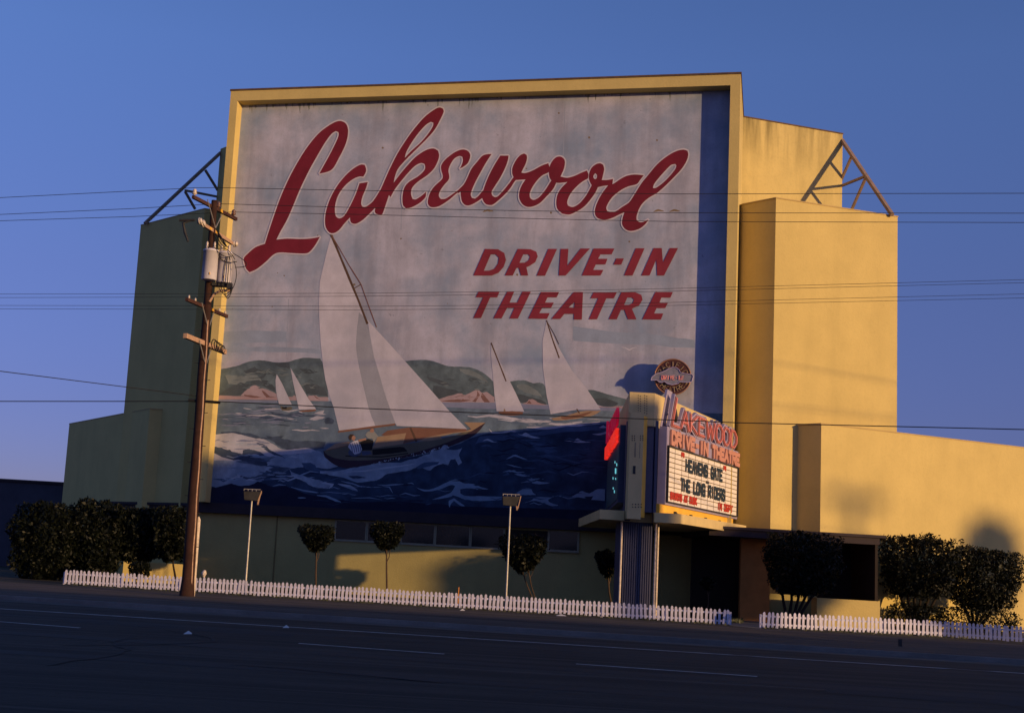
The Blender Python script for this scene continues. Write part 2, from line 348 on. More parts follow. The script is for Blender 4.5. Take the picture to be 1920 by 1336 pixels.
def pxbox(x0, x1, ytop, Y, dep, name, m, parent=bld, z0=0):
    a_ = aty(x0, ytop, Y); c_ = aty(x1, ytop+(x1-x0)*.057, Y)
    return extr([Vector((a_.x, Y, 0)), Vector((c_.x, Y, 0)), Vector((c_.x, Y+dep, 0)), Vector((a_.x, Y+dep, 0))], z0, a_.z, name, m, parent)
pxbox(1532, 1650, 1120, 60.1, .9, 'planter_wall', m_stucco)
pxbox(1443, 1531.5, 1112, 62.3, .5, 'planter_wall', m_base)
# left porch
zq = ZB-.02
Q2 = onz(384, 943, zq); Q1 = onz(196, 939, zq)
qd = (Q2-Q1); qd.z = 0; qd.normalize(); qn = Vector((-qd.y, qd.x, 0))
extr([Q1, Q2, Q2+qn*1.9, Q1+qn*1.9], zq-.14, zq, 'porch_roof', m_fascia)
extr([Q1+qd*.3+qn*.1, Q2+qn*.1, Q2+qn*1.8, Q1+qd*.3+qn*1.8], zq-.42, zq-.143, 'porch_beam', m_fascia)
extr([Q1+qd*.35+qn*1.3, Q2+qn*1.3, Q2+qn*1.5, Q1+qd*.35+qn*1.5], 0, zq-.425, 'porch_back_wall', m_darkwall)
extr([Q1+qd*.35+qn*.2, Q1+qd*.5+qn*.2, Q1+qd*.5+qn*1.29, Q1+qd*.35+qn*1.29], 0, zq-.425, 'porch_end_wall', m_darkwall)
pxbox(232, 345, 1051, 70.2, .6, 'planter_wall', m_stucco)

# ------------------------------------------------------------------ mural painting: one mesh, many paints
MP = sp(0, REC-.012, 0); print('layers')
PM = []; PMI = {}
def paint(name, col, var=.1, streak=.12, fine=.25, scale=1.2, spots=0, col2=None):
    if name not in PMI: PMI[name] = len(PM); PM.append(mat('paint_'+name, col, .85, var, scale, streak=streak, fine=fine, spots=spots, bump=.2, spec=.2, col2=col2))
    return PMI[name]
mur = MB(); layer = [0]; BOX = []
def lay(pts):
    x0 = min(p[0] for p in pts); x1 = max(p[0] for p in pts); y0 = min(p[1] for p in pts); y1 = max(p[1] for p in pts)
    k = 1+max([b_[4] for b_ in BOX if b_[0] < x1 and b_[1] > x0 and b_[2] < y1 and b_[3] > y0] or [1])
    BOX.append((x0, x1, y0, y1, k)); layer[0] = max(layer[0], k)
    return .0005*k
def smooth_loop(p, n=4, sharp=50):
    m_ = len(p); o = []
    sh = []
    for i in range(m_):
        a_ = Vector(p[i])-Vector(p[i-1]); c_ = Vector(p[(i+1) % m_])-Vector(p[i])
        sh.append(a_.length < 1e-6 or c_.length < 1e-6 or a_.angle(c_) > R(sharp))
    for i in range(m_):
        p0, p1, p2, p3 = Vector(p[i-1]), Vector(p[i]), Vector(p[(i+1) % m_]), Vector(p[(i+2) % m_])
        if sh[i]: p0 = p1-(p2-p1)*.5
        if sh[(i+1) % m_]: p3 = p2+(p2-p1)*.5
        for k in range(n):
            t = k/n
            o.append(.5*((2*p1)+(p2-p0)*t+(2*p0-5*p1+4*p2-p3)*t*t+(3*p1-p0-3*p2+p3)*t**3))
    return [tuple(v) for v in o]
def mpx(x, y, off): return pl(x, y, MP-NN*off, N0)
def poly(pname, loops, off=None, smooth=True, jag=0, mb=None):
    """filled shape painted on the wall; loops = [outer, hole, ...] in survey pixels"""
    if not isinstance(loops[0][0], (tuple, list)): loops = [loops]
    if off is None: off = lay(loops[0])
    L2 = []
    for lp in loops:
        if smooth: lp = smooth_loop(lp)
        jg = jag or (.7 if smooth else 0)
        if jg: lp = [(x+jg*noise.noise(Vector((x*.35, y*.35, 3))), y+jg*noise.noise(Vector((x*.35, y*.35, 9)))) for x, y in lp]
        L2.append(lp)
    tri = tessellate_polygon([[Vector((x, y, 0)) for x, y in lp] for lp in L2])
    flat = [q for lp in L2 for q in lp]
    (mb or mur).add([mpx(x, y, off) for x, y in flat], [tuple(t) for t in tri], pname if isinstance(pname, int) else PMI[pname])
def zt_(pts, ox, oy, s): return [(ox+x/s, oy+y/s) for x, y in pts]
def stroke(pname, pts, w, off=None, taper=True):
    """brush stroke with tapered ends"""
    if off is None: off = lay(pts)
    n = len(pts); P = []
    for i in range(n-1):
        for k in range(3):
            t = k/3; P.append(Vector(pts[i]).lerp(Vector(pts[i+1]), t))
    P.append(Vector(pts[-1])); m_ = len(P); a_ = []; c_ = []
    for i, p in enumerate(P):
        d = (P[min(i+1, m_-1)]-P[max(i-1, 0)]); d = d.normalized() if d.length else Vector((1, 0)); q = Vector((-d.y, d.x))
        t = i/(m_-1); ww = w*(math.sin(math.pi*min(max(t, .04), .96))**.7 if taper else 1)/2*(1+.35*noise.noise(Vector((p.x*.2, p.y*.2, 0))))
        a_.append(p+q*ww); c_.append(p-q*ww)
    V = [mpx(p.x, p.y, off) for p in a_+c_]
    mur.add(V, [(i, i+1, m_+i+1, m_+i) for i in range(m_-1)], PMI[pname])
paint('sky', (.43, .44, .58), .15, streak=.62, fine=.3, scale=1.0, spots=.5, col2=(.24, .31, .46))
paint('skyblue', (.27, .33, .47), .12, streak=.2)
paint('white', (.53, .53, .64), .08, streak=.12, fine=.12)
paint('outline', (.56, .52, .62), .06, fine=.1)
paint('red', (.17, .016, .036), .18, streak=.25, fine=.15, scale=.8)
paint('red2', (.23, .03, .055), .16, streak=.2, fine=.15, scale=.8)
paint('hill', (.115, .16, .20), .35, fine=.4, scale=2.2, col2=(.075, .105, .135))
paint('hilldark', (.07, .09, .115), .2)
paint('hilllight', (.17, .21, .24), .2)
paint('sand', (.36, .26, .30), .12)
paint('cliff', (.36, .28, .33), .15)
paint('cliffdark', (.19, .11, .11), .2)
paint('sea', (.135, .19, .27), .3, fine=.4, scale=2.0, col2=(.085, .13, .22))
paint('seadark', (.055, .08, .14), .35, fine=.3, scale=2)
paint('seafar', (.21, .24, .38), .15)
paint('deep', (.034, .060, .125), .4, fine=.4, scale=1.8, col2=(.018, .030, .068))
paint('navy', (.013, .016, .045), .25, fine=.2)
paint('deepmid', (.055, .095, .19), .25)
paint('foam', (.44, .45, .56), .2, fine=.35, scale=1.2)
paint('foamblue', (.27, .34, .46), .3, fine=.4, scale=2.2, col2=(.17, .24, .37))
paint('foamlight', (.36, .42, .54), .15, fine=.2)
paint('crest', (.21, .30, .44), .18)
paint('sail', (.54, .53, .65), .10, streak=.25, fine=.25, scale=1.2, col2=(.41, .42, .54))
paint('sailshade', (.31, .33, .42), .08, streak=.2)
paint('mast', (.10, .06, .045), .15)
paint('tan', (.33, .23, .16), .15)
paint('tandark', (.20, .10, .075), .15)
paint('hull', (.045, .028, .045), .2)
paint('olive', (.13, .12, .10), .12)
paint('black', (.016, .016, .02), .2)
paint('skin', (.36, .20, .15), .1)
paint('hair', (.05, .035, .03), .1)
paint('shirt', (.26, .27, .28), .1)
paint('jeans', (.07, .09, .17), .1)
paint('rust', (.20, .15, .10), .3)
# wall itself as a grid sheet
paint('grime', (.19, .21, .25), .3)
mur.add([sp(s_in0-.0, REC-.012, ZB), sp(s_in1, REC-.012, ZB), sp(s_in1, REC-.012, z_in), sp(s_in0, REC-.012, z_in)], [(0, 1, 2, 3)], PMI['sky'])
LE = lambda y: 452.5-(y-195)*.0839+1.0      # left edge of the mural in the survey
RE = lambda y: 1368-(y-160)*.0205
# stains, grime under the soffit
for i in range(26):
    x = random.uniform(470, 1340); y = random.uniform(420, 600) if i < 16 else random.uniform(200, 400); r = random.uniform(.8, 2.6)
    poly('rust', [(x-r, y), (x-r*.2, y-r*.8), (x+r, y-r*.2), (x+r*.6, y+r*.7), (x-r*.3, y+r)], off=.0005)
for x0 in (905, 1225, 1255): stroke('rust', [(x0, 397), (x0+9, 394), (x0+20, 396)], 4, off=.0006)
rg = random.Random(9)
for i in range(110):     # rain streaks under the frame
    x = rg.uniform(462, 1362); yt = 196-(x-452)*.0375; ln_ = rg.uniform(4, 13)+(rg.uniform(4, 20) if rg.random() < .15 else 0)
    poly('grime', [(x-rg.uniform(1, 5), yt-3), (x+rg.uniform(1, 5), yt-3), (x+rg.uniform(.3, 2), yt+ln_*.6), (x, yt+ln_)], off=.00052+i*.000004, jag=1)
paint('seam', (.30, .34, .46), .1)
for x0, y0_, x1_, y1_ in ((541, 560, 537, 668), (1076, 560, 1074, 640), (756, 186, 752, 430), (1060, 176, 1056, 300)):
    stroke('seam', [(x0, y0_), ((x0+x1_)/2, (y0_+y1_)/2), (x1_, y1_)], 1.3, off=.0008, taper=False)
layer[0] = 1
poly('skyblue', [(404, 625), (470, 618), (538, 620), (538, 640), (470, 643), (402, 640)], jag=4)
poly('skyblue', [(1075, 612), (1150, 622), (1230, 628), (1303, 636), (1303, 652), (1200, 646), (1075, 640)], jag=4)
poly('skyblue', [(403, 655), (470, 650), (600, 655), (600, 662), (470, 660), (402, 664)], jag=4)
# gull
stroke('white', [(1165, 650), (1173, 652), (1180, 656), (1187, 652), (1194, 651)], 1.8)
# hills
poly('hill', [(LE(692), 692)]+zt_([(330, 230), (480, 178), (600, 160), (700, 165), (800, 185), (960, 178), (1050, 150), (1160, 130), (1340, 140)], 390, 650, 6.363)+[(608, 690), (616, 745), (LE(742), 742)])
poly('hilldark', zt_([(790, 190), (970, 180), (980, 255), (880, 245), (810, 225)], 390, 650, 6.363), jag=1.5)
poly('hilldark', zt_([(420, 290), (560, 240), (600, 280), (540, 310), (470, 320)], 390, 650, 6.363), jag=2)
poly('hilldark', zt_([(120, 570), (300, 460), (480, 450), (520, 400), (700, 400), (790, 480), (800, 540), (640, 460), (560, 450), (480, 480), (420, 560), (300, 585)], 390, 650, 6.363), jag=2)
poly('hilldark', zt_([(690, 280), (660, 330), (600, 370), (640, 385), (690, 340)], 390, 650, 6.363), jag=1)
poly('hilldark', zt_([(1130, 440), (1290, 450), (1390, 500), (1430, 590), (1300, 575), (1180, 560)], 390, 650, 6.363), jag=2)
poly('hilldark', zt_([(1090, 260), (1230, 270), (1330, 300), (1200, 320), (1120, 300)], 390, 650, 6.363), jag=1.5)
poly('hilllight', zt_([(200, 330), (380, 350), (560, 330), (640, 400), (500, 400), (380, 450), (250, 440)], 390, 650, 6.363), jag=3)
poly('hill', [(750, 677), (800, 674.5), (840, 686), (862, 687), (885, 689), (905, 698), (920, 710), (930, 724), (936, 752), (820, 748), (790, 730)])
poly('hilllight', [(860, 691), (885, 694), (908, 708), (917, 719), (895, 708), (870, 700)], jag=2)
poly('hilldark', [(812, 722), (850, 730), (868, 736), (845, 742), (822, 748), (812, 735)], jag=2)
poly('hilldark', [(800, 705), (825, 712), (850, 722), (830, 722), (806, 713)], jag=1.5)
poly('hill', [(953, 716), (968, 713), (985, 713), (1000, 718), (1012, 717), (1022, 724), (1028, 758), (985, 757), (968, 752)])
poly('hilllight', [(968, 722), (985, 720), (1008, 733), (1018, 745), (995, 738), (975, 730)], jag=2)
poly('hilldark', [(965, 738), (990, 742), (1020, 752), (1024, 758), (990, 756), (972, 750)], jag=1.5)
poly('hill', [(1098, 731), (1113, 731), (1140, 739), (1160, 744), (1182, 750), (1184, 756), (1160, 762), (1128, 761), (1108, 750)])
poly('hilldark', [(1112, 748), (1135, 746), (1160, 756), (1150, 761), (1125, 760)], jag=1)
# beaches and cliffs
poly('sand', [(LE(741), 741), (440, 742), (520, 743), (612, 744), (615, 752), (500, 751), (LE(748), 748)])
poly('cliff', zt_([(390, 580), (450, 520), (520, 470), (570, 460), (640, 490), (720, 515), (820, 560), (830, 605), (700, 600), (560, 600), (450, 585)], 390, 650, 6.363))
poly('cliffdark', zt_([(640, 515), (690, 545), (740, 590), (820, 600), (700, 605), (660, 560)], 390, 650, 6.363))
poly('cliffdark', zt_([(430, 570), (520, 578), (640, 600), (560, 606), (450, 590)], 390, 650, 6.363))
poly('cliff', zt_([(990, 610), (1030, 575), (1060, 600), (1060, 630), (990, 630)], 390, 650, 6.363))
poly('cliff', zt_([(1190, 580), (1280, 580), (1330, 600), (1430, 600), (1440, 640), (1220, 635)], 390, 650, 6.363))
poly('cliffdark', zt_([(1260, 575), (1300, 600), (1340, 628), (1290, 610)], 390, 650, 6.363))
poly('cliff', zt_([(90, 525), (200, 490), (300, 465), (340, 480), (380, 465), (460, 425), (500, 460), (540, 455), (610, 500), (612, 548), (300, 545), (110, 545)], 800, 640, 4.8))
for q in ([(455, 440), (480, 480), (440, 545), (410, 540), (450, 490)], [(500, 460), (570, 545), (520, 548), (490, 500)], [(130, 535), (280, 520), (400, 525), (300, 545)]):
    poly('cliffdark', zt_(q, 800, 640, 4.8))
poly('sand', zt_([(860, 560), (900, 545), (920, 520), (960, 520), (1010, 550), (1090, 572), (870, 572)], 800, 640, 4.8))
poly('cliffdark', zt_([(900, 555), (925, 530), (945, 560)], 800, 640, 4.8))
poly('sand', zt_([(1540, 580), (1650, 590), (1720, 578), (1800, 590), (1800, 605), (1560, 600)], 800, 640, 4.8))
# sea
yb = 968
poly('sea', [(LE(748), 748), (615, 751.5), (830, 754), (1000, 760), (RE(775), 775), (RE(990), 990), (LE(958), 958)], smooth=False)
poly('seafar', [(820, 753.5), (935, 755), (1035, 759.5), (1185, 766), (1180, 771), (1000, 766), (900, 766), (825, 762)], jag=1)
poly('seafar', [(LE(749), 749), (520, 751), (520, 754), (LE(753), 753)], jag=1)
poly('seadark', zt_([(350, 800), (700, 830), (1000, 880), (1100, 900), (900, 890), (640, 850), (400, 830)], 390, 650, 6.363), jag=2)
poly('seadark', zt_([(700, 760), (900, 800), (1080, 780), (1300, 830), (1100, 830), (880, 830)], 390, 650, 6.363), jag=2)
poly('seadark', zt_([(150, 1010), (420, 1020), (700, 1080), (900, 1060), (880, 1100), (640, 1100), (380, 1050), (160, 1040)], 390, 650, 6.363), jag=3)
poly('seadark', zt_([(680, 1060), (840, 1090), (1000, 1110), (1400, 1130), (1380, 1210), (1000, 1230), (860, 1190), (760, 1120)], 390, 650, 6.363), jag=3)
poly('seadark', zt_([(1385, 860), (1440, 840), (1510, 870), (1490, 920), (1400, 915)], 390, 650, 6.363), jag=2)
for q, w in (([(330, 790), (380, 795), (430, 803)], 14), ([(430, 825), (520, 815), (640, 820), (720, 805), (820, 830), (930, 850)], 14), ([(940, 850), (990, 860), (1060, 875)], 18), ([(1000, 990), (1060, 990), (1130, 1000), (1230, 990), (1330, 1000)], 16), ([(1330, 965), (1380, 970), (1440, 972)], 14), ([(660, 757), (700, 740), (860, 738)], 16), ([(860, 745), (960, 770), (1090, 745)], 16), ([(1080, 770), (1130, 785)], 12), ([(420, 730), (520, 745)], 10)):
    stroke('foam', zt_(q, 390, 650, 6.363), w/6.363*1.1)
poly('foam', zt_([(1210, 860), (1300, 825), (1400, 840), (1350, 860), (1260, 875)], 390, 650, 6.363), jag=1)
poly('foam', zt_([(1260, 790), (1390, 755), (1370, 790), (1410, 805), (1300, 805)], 390, 650, 6.363), jag=1)
# right-hand foam bands
for q, w in (([(370, 670), (450, 680), (560, 665), (680, 680), (800, 700), (900, 720), (1060, 720), (1180, 740)], 26), ([(640, 700), (760, 715), (880, 700)], 12), ([(900, 770), (1050, 780), (1250, 770), (1400, 745), (1560, 720)], 26), ([(860, 690), (980, 715), (1120, 715)], 20), ([(1100, 740), (1250, 750), (1400, 720)], 30), ([(560, 785), (590, 820), (680, 825), (760, 800), (840, 825)], 17)):
    stroke('foam', zt_(q, 800, 640, 4.8), w/4.8)
# deep water, its upper edge painted along the marquee ridge's shadow
poly('deep', [(905, 814), (940, 811.5), (980, 808), (1040, 803), (1090, 799), (1130, 794), (1185, 789), (1250, 786), (RE(790), 790), (RE(990), 990), (LE(958), 958), (LE(913), 913), (430, 908), (470, 902), (520, 890), (560, 872), (600, 868), (640, 872), (700, 868), (800, 850), (850, 835)], jag=2)
poly('deepmid', zt_([(600, 190), (900, 170), (1100, 160), (1350, 110), (1700, 90), (1750, 130), (1400, 150), (1100, 200), (800, 230), (560, 260)], 780, 780, 5.053), jag=3)
poly('deepmid', zt_([(1060, 240), (1200, 260), (1350, 330), (1250, 350), (1130, 310)], 780, 780, 5.053), jag=3)
# left swell and foam
poly('foam', zt_([(150, 90), (300, 75), (400, 75), (520, 110), (640, 135), (730, 145), (820, 190), (900, 240), (960, 270), (1080, 268), (1200, 252), (1300, 262), (1390, 295), (1250, 320), (1000, 330), (850, 360), (640, 330), (500, 320), (400, 340), (250, 300), (135, 330)], 380, 800, 6.4)+[(LE(835), 835)], jag=1.5)
poly('foamblue', [(LE(850), 850)]+zt_([(300, 400), (500, 430), (700, 470), (800, 400), (950, 330), (1150, 325), (1300, 300), (1400, 290), (1470, 350), (1560, 420), (1640, 470), (1500, 500), (1350, 480), (1200, 480), (1000, 500), (850, 550), (720, 640), (560, 700), (420, 700), (300, 680), (180, 720)], 380, 800, 6.4)+[(LE(912), 912)], jag=2)
poly('seadark', zt_([(130, 230), (260, 260), (380, 300), (480, 330), (640, 350), (760, 400), (780, 470), (640, 460), (480, 410), (330, 400), (200, 350), (130, 320)], 380, 800, 6.4), jag=3)
poly('seadark', zt_([(480, 280), (560, 260), (660, 290), (760, 350), (640, 370), (480, 350)], 380, 800, 6.4), jag=2)
poly('foam', zt_([(620, 190), (700, 200), (830, 320), (860, 350), (760, 320), (660, 240)], 380, 800, 6.4), jag=1.5)
poly('seadark', zt_([(640, 190), (740, 210), (820, 280), (960, 350), (1000, 380), (880, 345), (760, 280)], 380, 800, 6.4), jag=1)
poly('foam', zt_([(140, 310), (260, 370), (420, 410), (250, 400), (140, 400)], 380, 800, 6.4), jag=1)
poly('deepmid', zt_([(1180, 430), (1330, 440), (1420, 520), (1700, 500), (1900, 520), (1600, 560), (1400, 560), (1240, 500)], 380, 800, 6.4), jag=2)
poly('seadark', zt_([(400, 570), (560, 600), (700, 570), (860, 480), (1050, 490), (980, 540), (820, 600), (600, 640), (430, 610)], 380, 800, 6.4), jag=2)
poly('deep', zt_([(730, 640), (790, 590), (900, 600), (1020, 600), (1120, 690), (1300, 760), (1200, 800), (900, 730), (760, 680)], 380, 800, 6.4), jag=2)
poly('foamblue', zt_([(1040, 500), (1120, 560), (1300, 610), (1480, 660), (1560, 700), (1500, 740), (1350, 720), (1200, 650), (1080, 590)], 380, 800, 6.4), jag=3)
poly('navy', [(LE(913), 913)]+zt_([(230, 715), (330, 680), (420, 700), (600, 690), (660, 655), (760, 690), (850, 720), (1000, 705), (1200, 790), (1500, 850), (1900, 900)], 380, 800, 6.4)+[(760, 940), (900, 950), (1100, 955), (RE(960), 960), (RE(990), 990), (LE(958), 958)], jag=2)
for q, w in (([(1060, 720), (1200, 760), (1330, 780), (1400, 790)], 16), ([(1370, 820), (1480, 830), (1600, 880), (1660, 900)], 22), ([(1640, 690), (1760, 720), (1860, 770)], 30), ([(1500, 570), (1700, 590), (1850, 640)], 26), ([(840, 710), (920, 690), (1000, 700)], 10), ([(1780, 560), (1900, 545)], 20), ([(1660, 650), (1800, 680), (1910, 720)], 14)):
    stroke('crest', zt_(q, 380, 800, 6.4), w/6.4*1.2)
K5 = (780, 780, 5.053)
for q, nm_ in (([(0, 670), (60, 690), (150, 690), (260, 640), (370, 597), (450, 632), (540, 640), (620, 670), (705, 693), (600, 695), (500, 680), (420, 690), (420, 730), (480, 755), (620, 755), (740, 760), (815, 760), (810, 790), (640, 800), (520, 798), (430, 775), (370, 745), (300, 768), (200, 785), (150, 788), (250, 755), (330, 720), (370, 660), (330, 650), (230, 690), (130, 710), (60, 705)], 'crest'),
              ([(310, 800), (360, 775), (400, 805), (465, 850), (420, 845), (360, 800), (330, 830), (320, 865), (310, 840)], 'crest'),
              ([(990, 630), (1060, 610), (1095, 585), (1160, 615), (1270, 630), (1200, 642), (1110, 635), (1080, 622)], 'crest'),
              ([(950, 725), (1000, 695), (1045, 680), (1090, 690), (1110, 725), (1140, 742), (1060, 745), (980, 742)], 'crest'),
              ([(1000, 825), (1080, 800), (1150, 765), (1290, 770), (1250, 790), (1270, 815), (1350, 842), (1290, 848), (1200, 820), (1120, 800)], 'crest'),
              ([(1460, 770), (1530, 730), (1575, 708), (1640, 728), (1720, 690), (1790, 690), (1790, 800), (1660, 790), (1680, 755), (1560, 765)], 'crest'),
              ([(945, 365), (1060, 412), (1010, 405), (940, 380), (880, 400), (850, 408), (890, 385)], 'crest'),
              ([(850, 450), (930, 465), (1010, 490), (930, 478)], 'crest'),
              ([(930, 545), (1030, 548), (1080, 568), (1000, 568)], 'crest'),
              ([(1400, 230), (1480, 230), (1530, 208), (1590, 238), (1660, 243), (1560, 250), (1480, 242)], 'foamlight'),
              ([(950, 168), (1000, 172), (1040, 155), (1100, 185), (1180, 205), (1090, 205), (1020, 185)], 'foamlight'),
              ([(1670, 170), (1750, 160), (1820, 135), (1815, 160), (1740, 178)], 'foamlight'),
              ([(1735, 105), (1775, 85), (1815, 110), (1760, 110)], 'foamlight'),
              ([(630, 235), (680, 212), (740, 240), (790, 248), (720, 245), (680, 230)], 'foamlight')):
    poly(nm_, zt_(q, *K5))
for q in ([(1500, 500), (1600, 520), (1720, 550)], [(1300, 380), (1450, 420), (1650, 470)], [(1150, 380), (1240, 370), (1330, 378)], [(620, 280), (680, 275), (720, 290)], [(850, 520), (880, 545), (820, 560)], [(1150, 540), (1250, 520), (1330, 540)]):
    stroke('deepmid', zt_(q, *K5), 4)
# small boats
rb = random.Random(21)
def brush(box, names, n, wl, ww, slope=0.0, amp=.5):
    x0, x1, y0, y1 = box
    for i in range(n):
        x = rb.uniform(x0, x1); y = rb.uniform(y0, y1)+slope*(x-x0); l_ = rb.uniform(*wl); a_ = rb.uniform(-amp, amp)*l_*.12
        stroke(rb.choice(names), [(x-l_/2, y), (x-l_/5, y-a_), (x+l_/5, y+a_*.4), (x+l_/2, y+rb.uniform(-1, 1))], rb.uniform(*ww), off=.0005*(layer[0]+1)+i*.000006)
brush((LE(760)+14, 600, 757, 806), ['seadark', 'sea', 'seafar'], 70, (10, 45), (.8, 2.2))
brush((930, 1120, 772, 800), ['foam', 'seafar', 'sea'], 40, (8, 40), (.7, 2.0))
brush((LE(850)+14, 560, 850, 900), ['foamblue', 'foamlight', 'crest', 'foamblue', 'deepmid'], 50, (10, 45), (1, 3.5), .02, 1)
brush((560, 1120, 880, 945), ['deepmid', 'deep', 'navy', 'crest'], 70, (12, 60), (.8, 2.4), 0, 1)
brush((930, 1120, 815, 880), ['deepmid', 'deep', 'navy'], 60, (12, 60), (.8, 2.6), 0, 1)
brush((LE(830)+14, 500, 822, 842), ['foam', 'foamlight', 'seafar'], 26, (8, 30), (1, 2.6), .03, 1)
brush((LE(700)+24, 590, 692, 728), ['hill', 'hilldark', 'hilllight'], 45, (6, 24), (.9, 2.6), 0, 2)
brush((825, 915, 700, 722), ['hill', 'hilldark', 'hilllight'], 22, (6, 20), (.8, 2.2), .15, 2)
brush((840, 912, 740, 749), ['cliffdark', 'sand'], 10, (4, 12), (.7, 1.5), 0, 2)
layer[0] += 1
BOX.append((300, 1500, 650, 1000, layer[0]))
poly('sail', zt_([(820, 325), (880, 430), (960, 600), (1000, 690), (850, 690), (825, 600), (810, 500), (805, 400)], 390, 650, 6.363), smooth=False)
poly('olive', zt_([(860, 700), (920, 720), (990, 715), (1010, 735), (960, 760), (880, 755)], 390, 650, 6.363))
poly('black', zt_([(880, 718), (945, 715), (935, 740), (890, 740)], 390, 650, 6.363))
poly('sail', zt_([(985, 250), (1100, 450), (1200, 620), (1290, 742), (1085, 748), (1040, 540), (1010, 400)], 390, 650, 6.363), smooth=False)
poly('tandark', zt_([(1085, 762), (1285, 745), (1270, 765), (1130, 775)], 390, 650, 6.363))
poly('sail', zt_([(580, 10), (650, 160), (740, 340), (800, 460), (878, 628), (630, 627), (610, 480), (595, 300), (578, 120)], 800, 640, 4.8), smooth=False)
stroke('mast', zt_([(580, 12), (650, 190), (715, 358)], 800, 640, 4.8), 2.4, taper=False)
poly('tandark', zt_([(645, 632), (740, 625), (870, 632), (850, 658), (760, 665), (670, 655)], 800, 640, 4.8))
poly('tan', zt_([(700, 600), (712, 625), (690, 625)], 800, 640, 4.8))
poly('sail', [(1024.6, 600), (1047, 650), (1072, 694), (1098, 725), (1126, 767), (1082, 767.5), (1032.5, 776), (1025, 742), (1018, 690), (1017, 640)], smooth=False)
stroke('mast', [(1024.6, 600), (1036, 636), (1048.5, 671)], 2.6, taper=False); stroke('mast', [(1027, 605), (1039, 626), (1048, 645)], 1.2, taper=False)
poly('tan', zt_([(1120, 690), (1260, 665), (1400, 625), (1570, 622), (1480, 670), (1300, 700), (1160, 708)], 800, 640, 4.8))
poly('tandark', zt_([(1200, 680), (1340, 660), (1500, 625), (1420, 668), (1250, 700)], 800, 640, 4.8))
stroke('mast', zt_([(1350, 605), (1375, 645)], 800, 640, 4.8), 2, taper=False)
# large boat: sails
poly('sail', [(620.5, 441), (612, 475), (604, 508), (599.4, 528.6), (597.6, 570.8), (599, 610), (601, 641), (605, 680), (610, 711.6), (617, 740), (625.8, 764), (636, 806.6), (690, 800), (742, 794), (735, 740), (705, 680), (687, 602), (655, 520)], smooth=False)
poly('sailshade', [(673, 585), (687, 602), (700, 655), (720, 732), (742, 794), (704, 799), (690, 760), (676, 700), (668, 655), (669, 620)])
poly('sail', [(688.4, 599), (702, 614), (720.8, 634), (756, 673), (800, 722), (840.5, 768), (876, 804), (800, 800), (743.7, 798), (732, 768), (720.8, 732.7), (701.4, 669)], smooth=False)
stroke('mast', [(620.5, 439), (648, 505), (672, 563), (689, 607)], 4.2, taper=False)
stroke('tandark', [(622, 441), (655, 498), (677, 533), (692, 575), (706, 613)], 1.6, taper=False); stroke('mast', [(663, 541), (677, 533)], 1.5, taper=False)
K3 = (600, 760, 6)
poly('hull', zt_([(40, 505), (50, 570), (130, 640), (220, 688), (340, 702), (480, 680), (700, 650), (900, 600), (1200, 530), (1480, 450), (1740, 330), (1865, 190), (1600, 300), (1400, 400), (1000, 540), (700, 590), (400, 600), (200, 580), (90, 530)], *K3))
poly('olive', zt_([(45, 507), (160, 470), (300, 455), (600, 470), (1000, 425), (1400, 360), (1620, 300), (1860, 192), (1640, 320), (1400, 425), (1000, 545), (700, 598), (400, 618), (200, 597), (85, 555)], *K3))
poly('tan', zt_([(60, 503), (170, 430), (330, 405), (345, 445), (200, 480)], *K3), smooth=False)
stroke('tandark', zt_([(70, 505), (200, 475), (345, 440)], *K3), 1.4, taper=False)
poly('tandark', zt_([(690, 330), (760, 280), (1000, 245), (1640, 262), (1660, 290), (1400, 320), (1180, 370), (1040, 405)], *K3), smooth=False)
poly('tan', zt_([(1100, 400), (1200, 355), (1400, 315), (1640, 285), (1700, 262), (1620, 186), (1862, 190), (1700, 290), (1500, 310), (1350, 350), (1380, 375), (1230, 395)], *K3), smooth=False)
poly('tan', zt_([(650, 350), (970, 308), (935, 430), (800, 450), (590, 478)], *K3), smooth=False)
poly('tandark', zt_([(970, 308), (1040, 405), (935, 430)], *K3), smooth=False)
poly('olive', zt_([(590, 480), (930, 445), (1010, 500), (990, 540), (600, 570)], *K3), smooth=False)
poly('black', zt_([(590, 492), (900, 462), (945, 468), (985, 515), (800, 540), (590, 556)], *K3), smooth=False)
stroke('black', zt_([(285, 565), (420, 572), (700, 575), (990, 535)], *K3), 2, taper=False)
stroke('mast', zt_([(1015, 245), (1085, 405)], *K3), 4, taper=False)
poly('black', zt_([(430, 420), (540, 375), (605, 400), (585, 500), (470, 505)], *K3))
# painted crew
poly('jeans', zt_([(460, 510), (560, 510), (585, 545), (480, 560)], *K3))
poly('shirt', zt_([(510, 330), (545, 290), (610, 290), (655, 345), (605, 410), (585, 370), (540, 370)], *K3))
poly('skin', zt_([(560, 275), (590, 255), (612, 275), (600, 300), (570, 302)], *K3))
poly('jeans', zt_([(320, 520), (345, 480), (460, 520), (460, 550), (390, 572), (325, 555)], *K3))
poly('white', zt_([(315, 460), (345, 420), (420, 385), (445, 420), (470, 490), (450, 530), (390, 550), (345, 500)], *K3))
for k_ in range(5):
    x_ = 340+k_*24; stroke('jeans', zt_([(x_, 430-k_*6), (x_+18, 480-k_*2), (x_+26, 530-k_*3)], *K3), 1.3, taper=False)
poly('skin', zt_([(425, 385), (520, 365), (520, 385), (440, 405)], *K3))
poly('skin', zt_([(350, 345), (385, 335), (402, 360), (385, 395), (360, 385)], *K3)); poly('hair', zt_([(320, 345), (345, 318), (385, 325), (360, 350), (345, 395), (325, 375)], *K3))
# boom, drawn over the deck
stroke('tandark', [(634, 809), (690, 801.5), (741, 795)], 3.4, taper=False)
